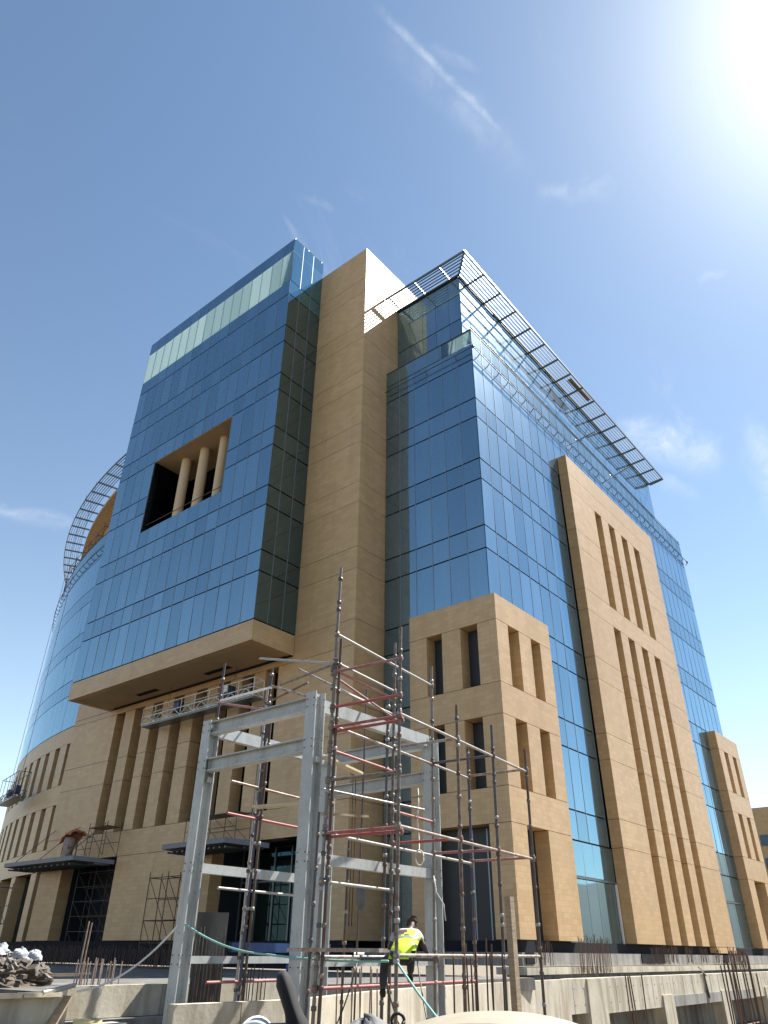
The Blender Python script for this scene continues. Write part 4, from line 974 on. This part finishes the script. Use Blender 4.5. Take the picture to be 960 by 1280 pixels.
# ------------------------------------------------------------------ worker
def skin_mesh(name, mat, verts, edges, radii, parent, root=0, sub=2):
    m = bpy.data.meshes.new(name); m.from_pydata(verts, edges, []); m.materials.append(MAT[mat])
    o = link(name, m, parent)
    sk = o.modifiers.new('skin', 'SKIN'); ss = o.modifiers.new('sub', 'SUBSURF'); ss.levels = sub; ss.render_levels = sub; sk.use_smooth_shade = True
    for i, d in enumerate(m.skin_vertices[0].data): d.radius = radii[i] if isinstance(radii[i], tuple) else (radii[i], radii[i]); d.use_root = (i == root)
    return o
WK = thing('person', 'worker in yellow hi-vis vest sitting on the scaffold with his back turned', 'person', (10.45, 8.18, -.10))
WK.rotation_euler = (0, 0, R(38.3-90))
V = []; E_ = []; Rr = []
def jn(p, r, prev=None):
    V.append(p); Rr.append(r)
    if prev is not None: E_.append((prev, len(V)-1))
    return len(V)-1
pel = jn((0, 0, .10), (.15, .11)); sp1 = jn((.02, .05, .28), (.14, .10), pel); ch = jn((.05, .12, .47), (.16, .11), sp1); nk = jn((.08, .19, .62), .055, ch); nk2 = jn((.10, .23, .69), .055, nk); hd1 = jn((.105, .25, .77), (.075, .088), nk2); hd2 = jn((.11, .27, .85), (.07, .08), hd1)
def hand(wrist, d, side, prev):
    """palm, four fingers of unequal length and a thumb leaving the side of the palm"""
    d = Vector(d).normalized(); w = Vector(wrist); s = Vector(side).normalized(); n = d.cross(s)
    palm = jn(tuple(w+d*.06), (.036, .018), prev); kn = jn(tuple(w+d*.095), (.036, .016), palm)
    for k, (off, ln) in enumerate(((-.030, .075), (-.010, .088), (.011, .082), (.030, .062))):
        a = jn(tuple(w+d*(.10+ln*.4)+s*off), .009, kn); jn(tuple(w+d*(.10+ln*.85)+s*off+n*.022), .0075, a)
    th = jn(tuple(w+d*.055-s*.05+n*.01), .011, palm); jn(tuple(w+d*.095-s*.062+n*.022), .009, th)
for s in (1, -1):
    sh = jn((.05+s*.18, .15, .55), .062, ch)
    if s > 0: el, wr = (.34, .24, .34), (.42, .36, .13)
    else: el, wr = (-.22, .36, .36), (-.02, .55, .22)
    e1 = jn(el, .043, sh); w1 = jn(wr, .027, e1); hand(wr, Vector(wr)-Vector(el), (0, 1, 0.2) if s > 0 else (0, .3, 1), w1)
    hp = jn((s*.10, .03, .04), .095, pel)
    if s > 0: kn_, an_ = (.16, .46, .10), (.14, .62, -.22)
    else: kn_, an_ = (-.27, .26, -.02), (-.29, .12, -.40)
    k1 = jn(kn_, .062, hp); a1 = jn(an_, .04, k1); jn((an_[0], an_[1]+.16, an_[2]-.06), .034, a1)
body = skin_mesh('body', 'skin', V, E_, Rr, WK)
tr = []; te = []; trr = []
def j2(p, r, pr=None):
    tr.append(p); trr.append(r)
    if pr is not None: te.append((pr, len(tr)-1))
    return len(tr)-1
p0 = j2((0, 0, .13), (.17, .13))
for s in (1, -1):
    h0 = j2((s*.10, .03, .05), .11, p0); k0 = j2((.16, .46, .10) if s > 0 else (-.27, .26, -.02), .078, h0); j2((.142, .605, -.19) if s > 0 else (-.29, .125, -.37), .06, k0)
skin_mesh('trousers', 'dark_fabric', tr, te, trr, WK)
for s, a_ in ((1, (.14, .62, -.26)), (-1, (-.29, .12, -.44))):
    skin_mesh('boot', 'black_rubber', [(a_[0], a_[1]-.02, a_[2]+.08), (a_[0], a_[1], a_[2]), (a_[0], a_[1]+.17, a_[2]-.02)], [(0, 1), (1, 2)], [.055, .055, .045], WK)
st = []; se = []; sr = []
tr, te, trr = [], [], []
c0 = j2((.05, .12, .47), (.165, .118)); 
for s in (1, -1):
    a0_ = j2((.05+s*.18, .15, .555), .075, c0); j2((.29, .205, .42) if s > 0 else (-.19, .27, .44), .062, a0_)
j2((.08, .18, .60), .07, c0)
skin_mesh('shirt', 'shirt', tr, te, trr, WK)
def torso_ring(z, gx, gy, n=24):
    f_ = z/.6; cx = .005+.085*f_**1.2; cy = .0+.16*f_**1.3
    return [(cx+gx*math.cos(2*math.pi*k/n), cy+gy*math.sin(2*math.pi*k/n)+.012*math.sin(5*2*math.pi*k/n+z*9)*(1-f_), z) for k in range(n)]
prof = [(.02, .215, .165), (.10, .21, .16), (.20, .20, .15), (.30, .198, .145), (.40, .205, .142), (.48, .212, .14), (.55, .20, .125), (.61, .14, .10), (.64, .085, .075)]
rings('vest', 'hi_vis', [torso_ring(*p) for p in prof], WK, False)
def prof_at(z):
    for a, b in zip(prof[:-1], prof[1:]):
        if a[0] <= z <= b[0]:
            t_ = (z-a[0])/(b[0]-a[0]); return a[1]+(b[1]-a[1])*t_, a[2]+(b[2]-a[2])*t_
for z in (.21, .37):
    rings('reflective_stripe', 'reflective_tape', [torso_ring(zz, prof_at(zz)[0]+.006, prof_at(zz)[1]+.006) for zz in (z, z+.025, z+.05)], WK, False)
for s in (1, -1):
    v = []
    for z in (.42, .48, .54, .59):
        gx, gy = prof_at(z); f_ = z/.6; cx = .005+.085*f_**1.2; cy = .16*f_**1.3
        for a in (R(-90)+s*R(34), R(-90)+s*R(50)): v.append((cx+(gx+.008)*math.cos(a), cy+(gy+.008)*math.sin(a), z))
    mesh_obj('shoulder_stripe', 'reflective_tape', v, [(0, 1, 3, 2), (2, 3, 5, 4), (4, 5, 7, 6)], WK)
for o in list(WK.children):                       # these parts were modelled in the person's own axes
    if o.type == 'MESH' and o.location.length > 0: o.location = (0, 0, 0)
rs = [[(.11+rr*math.cos(a), .262+rr*1.12*math.sin(a)-.015*k, z) for a in [2*math.pi*i/16 for i in range(16)]] for k, (rr, z) in enumerate(((.083, .80), (.092, .84), (.09, .88), (.07, .925), (.03, .945)))]
o = rings('cap', 'brown_wool', rs, WK); o.location = (0, 0, 0)
for s in (1, -1):
    o = link('ear', cyl_mesh('skin', 10), WK); o.scale = (.02, .03, .014); o.location = (.105+s*.08, .25, .79); o.rotation_euler = (0, R(90), 0)
o = link('nose', cube_mesh('skin'), WK); o.scale = (.03, .035, .05); o.location = (.11, .345, .79)
for s in (1, -1):
    o = link('eye', cube_mesh('white_paint'), WK); o.scale = (.025, .01, .012); o.location = (.11+s*.033, .333, .815)
o = link('mouth', cube_mesh('debris_brown'), WK); o.scale = (.05, .01, .012); o.location = (.11, .33, .745)

def bend(p, a=R(-44), z0=.10):
    x, y, z = p
    if z <= z0: return (x, y, z)
    k = min(1, (z-z0)/.12); a = a*k
    y2 = y*math.cos(a) - (z-z0)*math.sin(a); z2 = z0 + y*math.sin(a)*0.55 + (z-z0)*math.cos(a)
    return (x + (z-z0)*.10, y2, z2)
for o in WK.children:
    if o.name.split('.')[0] in ('ear', 'nose', 'eye', 'mouth'): o.location = bend(o.location)
    elif o.type == 'MESH':
        for v_ in o.data.vertices: v_.co = bend(v_.co)
# ------------------------------------------------------------------ things just in front of the photographer
def along(px, d): 
    h = R(39.55) - math.atan((px-480)*.86/908.9); return d*math.cos(h), d*math.sin(h)
# ride-on dumper: only the seat and mudguard reach into the picture
dx, dy = along(366, 5.6)
DM = thing('site_dumper', 'small site dumper with tall black curved seat back and white mudguard', 'dumper', (dx, dy, -1.72))
DM.rotation_euler = (0, 0, R(46-90))
def local(o): o.location = (0, 0, 0); return o
rs = []
for (x, z, w, t_) in ((.115, 1.12, .075, .16), (.115, 1.24, .085, .17), (.10, 1.32, .075, .17), (.065, 1.39, .058, .16), (.035, 1.45, .055, .15), (.0, 1.53, .058, .14), (-.015, 1.585, .045, .12), (-.02, 1.615, .02, .07)):
    rs.append([(x+1.02*w*math.cos(a), t_*math.sin(a), z) for a in [2*math.pi*k/16 for k in range(16)]])
local(rings('seat_back', 'black_rubber', rs, DM))
def lbox(name, mat, c, d): o = link(name, cube_mesh(mat), DM); o.location = c; o.scale = d; return o
lbox('seat_base', 'black_rubber', (-.05, .2, 1.12), (.35, .5, .1)); lbox('engine_box', 'dark_fabric', (-.05, -.1, .9), (.16, .5, .86)); lbox('chassis', 'hoist_blue', (0, .4, .55), (.7, 1.7, .35))
for x in (-.40, .40):
    for y in (-.1, .9):
        o = link('wheel', cyl_mesh('tyre', 24), DM); o.location = (x, y, .36); o.scale = (.36, .36, .22); o.rotation_euler = (0, R(90), 0)
v = []; f = []
for i in range(11):
    a = R(20+i*14); 
    for x in (-.36, -.18):
        for rr in (.10, .135): v.append((x+.1*0 - .0, -.05+rr*math.cos(a), 1.21+rr*math.sin(a)))
# white rounded guard beside the seat
v = []; f = []
for i in range(13):
    a = R(5+i*14)
    for rr in (.105, .14):
        for y in (-.2, .2): v.append((-.165+rr*math.cos(a)*.9, y, 1.225+rr*math.sin(a)))
for i in range(12):
    b = i*4; f += [(b, b+1, b+5, b+4), (b+2, b+6, b+7, b+3), (b, b+4, b+6, b+2), (b+1, b+3, b+7, b+5)]
f += [(0, 2, 3, 1), (48, 49, 51, 50)]
local(mesh_obj('mudguard', 'white_paint', v, f, DM, True))
o = link('wheel_drum', cyl_mesh('tyre', 20), DM); o.location = (-.165, 0, 1.20); o.scale = (.085, .1, .34); o.rotation_euler = (R(90), 0, 0)
# grey tarpaulin heap
hx, hy = along(462, 6.6)
tag(lump('tarp_heap', 'tarp_grey', (hx, hy, -1.72), .62, .6, 1.29, 5, .045, 48, 24), 'grey crumpled tarpaulin heap at the bottom edge near the car', 'tarpaulin')
for p_ in bpy.data.objects['tarp_heap'].data.polygons: p_.use_smooth = True
cx_, cy_ = along(503, 5.9)
lp = [(cx_+.03*math.cos(a), cy_-.03*math.cos(a), -.385+.04*math.sin(a)) for a in [2*math.pi*k/20 for k in range(21)]]
tag(path_tube('hose_loop', 'cable_black', lp + [(cx_, cy_, -.46), (cx_-.1, cy_+.1, -1.2), (cx_-.3, cy_+.2, -1.71)], .011), 'little black hose loop between tarpaulin heap and car roof', 'hose')
# parked car, of which only the roof shows
px_, py_ = along(612, 5.3)
CR = thing('parked_car', 'dusty cream car roof curving across the bottom edge of the picture', 'car', (px_, py_, -1.72))
CR.rotation_euler = (0, 0, R(33-90-8))
def sect(x, hw, z0, z1, rnd):
    pts = []
    for k in range(16):
        a = 2*math.pi*k/16; ca, sa = math.cos(a), math.sin(a)
        pts.append((x, hw*math.copysign(abs(ca)**rnd, ca), (z0+z1)/2+(z1-z0)/2*math.copysign(abs(sa)**rnd, sa)))
    return pts
local(rings('car_body', 'car_paint', [sect(x, w, z0, z1, .45) for x, w, z0, z1 in ((-2.15, .6, .35, .7), (-2.05, .78, .25, .86), (-1.2, .86, .22, .92), (0, .88, .22, .95), (1.1, .87, .22, .98), (1.9, .82, .25, .95), (2.1, .66, .35, .8))], CR))
local(rings('window_band', 'dark_glass', [sect(x, w, z0, z1, .55) for x, w, z0, z1 in ((-1.25, .70, .85, .97), (-.6, .74, .85, 1.30), (.1, .74, .85, 1.36), (.9, .72, .85, 1.30), (1.6, .68, .85, 1.0))], CR))
rf = []
for i in range(13):
    x = -.55+1.2*i/12; row = []
    for k in range(11):
        y = -.62+1.24*k/10; row.append((x, y, 1.425-.10*(abs(x-.05)/.6)**2.2-.07*(abs(y)/.62)**2.5))
    rf.append(row)
v = [p for r in rf for p in r] + [(x, y, z-.06) for r in rf for x, y, z in r]; n_ = 11; f = []
for i in range(12):
    for k in range(10):
        a = i*n_+k; f.append((a, a+n_, a+n_+1, a+1)); b = a+13*n_; f.append((b, b+1, b+n_+1, b+n_))
for i in range(12):
    a = i*n_; f += [(a, a+13*n_, a+14*n_, a+n_), (a+10, a+10+n_, a+10+14*n_, a+10+13*n_)]
for k in range(10): f += [(k, k+1, k+1+13*n_, k+13*n_), (132+k, 132+k+13*n_, 133+k+13*n_, 133+k)]
local(mesh_obj('roof', 'car_paint', v, f, CR, True))
for sy_ in (-.46, .46):
    local(mesh_obj('roof_seam', 'black_rubber', [(-.5+1.1*i/10, sy_+dy_, 1.427-.10*(abs(-.5+1.1*i/10-.05)/.6)**2.2-.07*(abs(sy_)/.62)**2.5+.004) for i in range(11) for dy_ in (-.012, .012)], [(2*i, 2*i+2, 2*i+3, 2*i+1) for i in range(10)], CR))
for x in (-1.3, 1.3):
    for y in (-.78, .78):
        o = link('wheel', cyl_mesh('tyre', 24), CR); o.location = (x, y, .31); o.scale = (.31, .31, .2); o.rotation_euler = (R(90), 0, 0)

# ------------------------------------------------------------------ neighbouring block far right
BB = thing('far_building', 'distant tan block with blue strip windows behind the right pavilion', 'building', (150, 35, -3.2))
box('wall', 'sandstone', 146, 200, 10, 37.3, -3.2, 22.2, BB)
box('roof', 'roofing', 146.1, 199.9, 10.1, 37.2, 22.2, 22.3, BB)
for z in (5.0, 9.0, 12.6, 16.2):
    for k in range(6): box('window', 'blue_glass', 145.9, 146.05, 11.2+k*4.2, 15.0+k*4.2, z, z+1.7, BB)
    for k in range(10): box('window', 'blue_glass', 148+k*5.1, 152.3+k*5.1, 9.9, 10.05, z, z+1.7, BB)
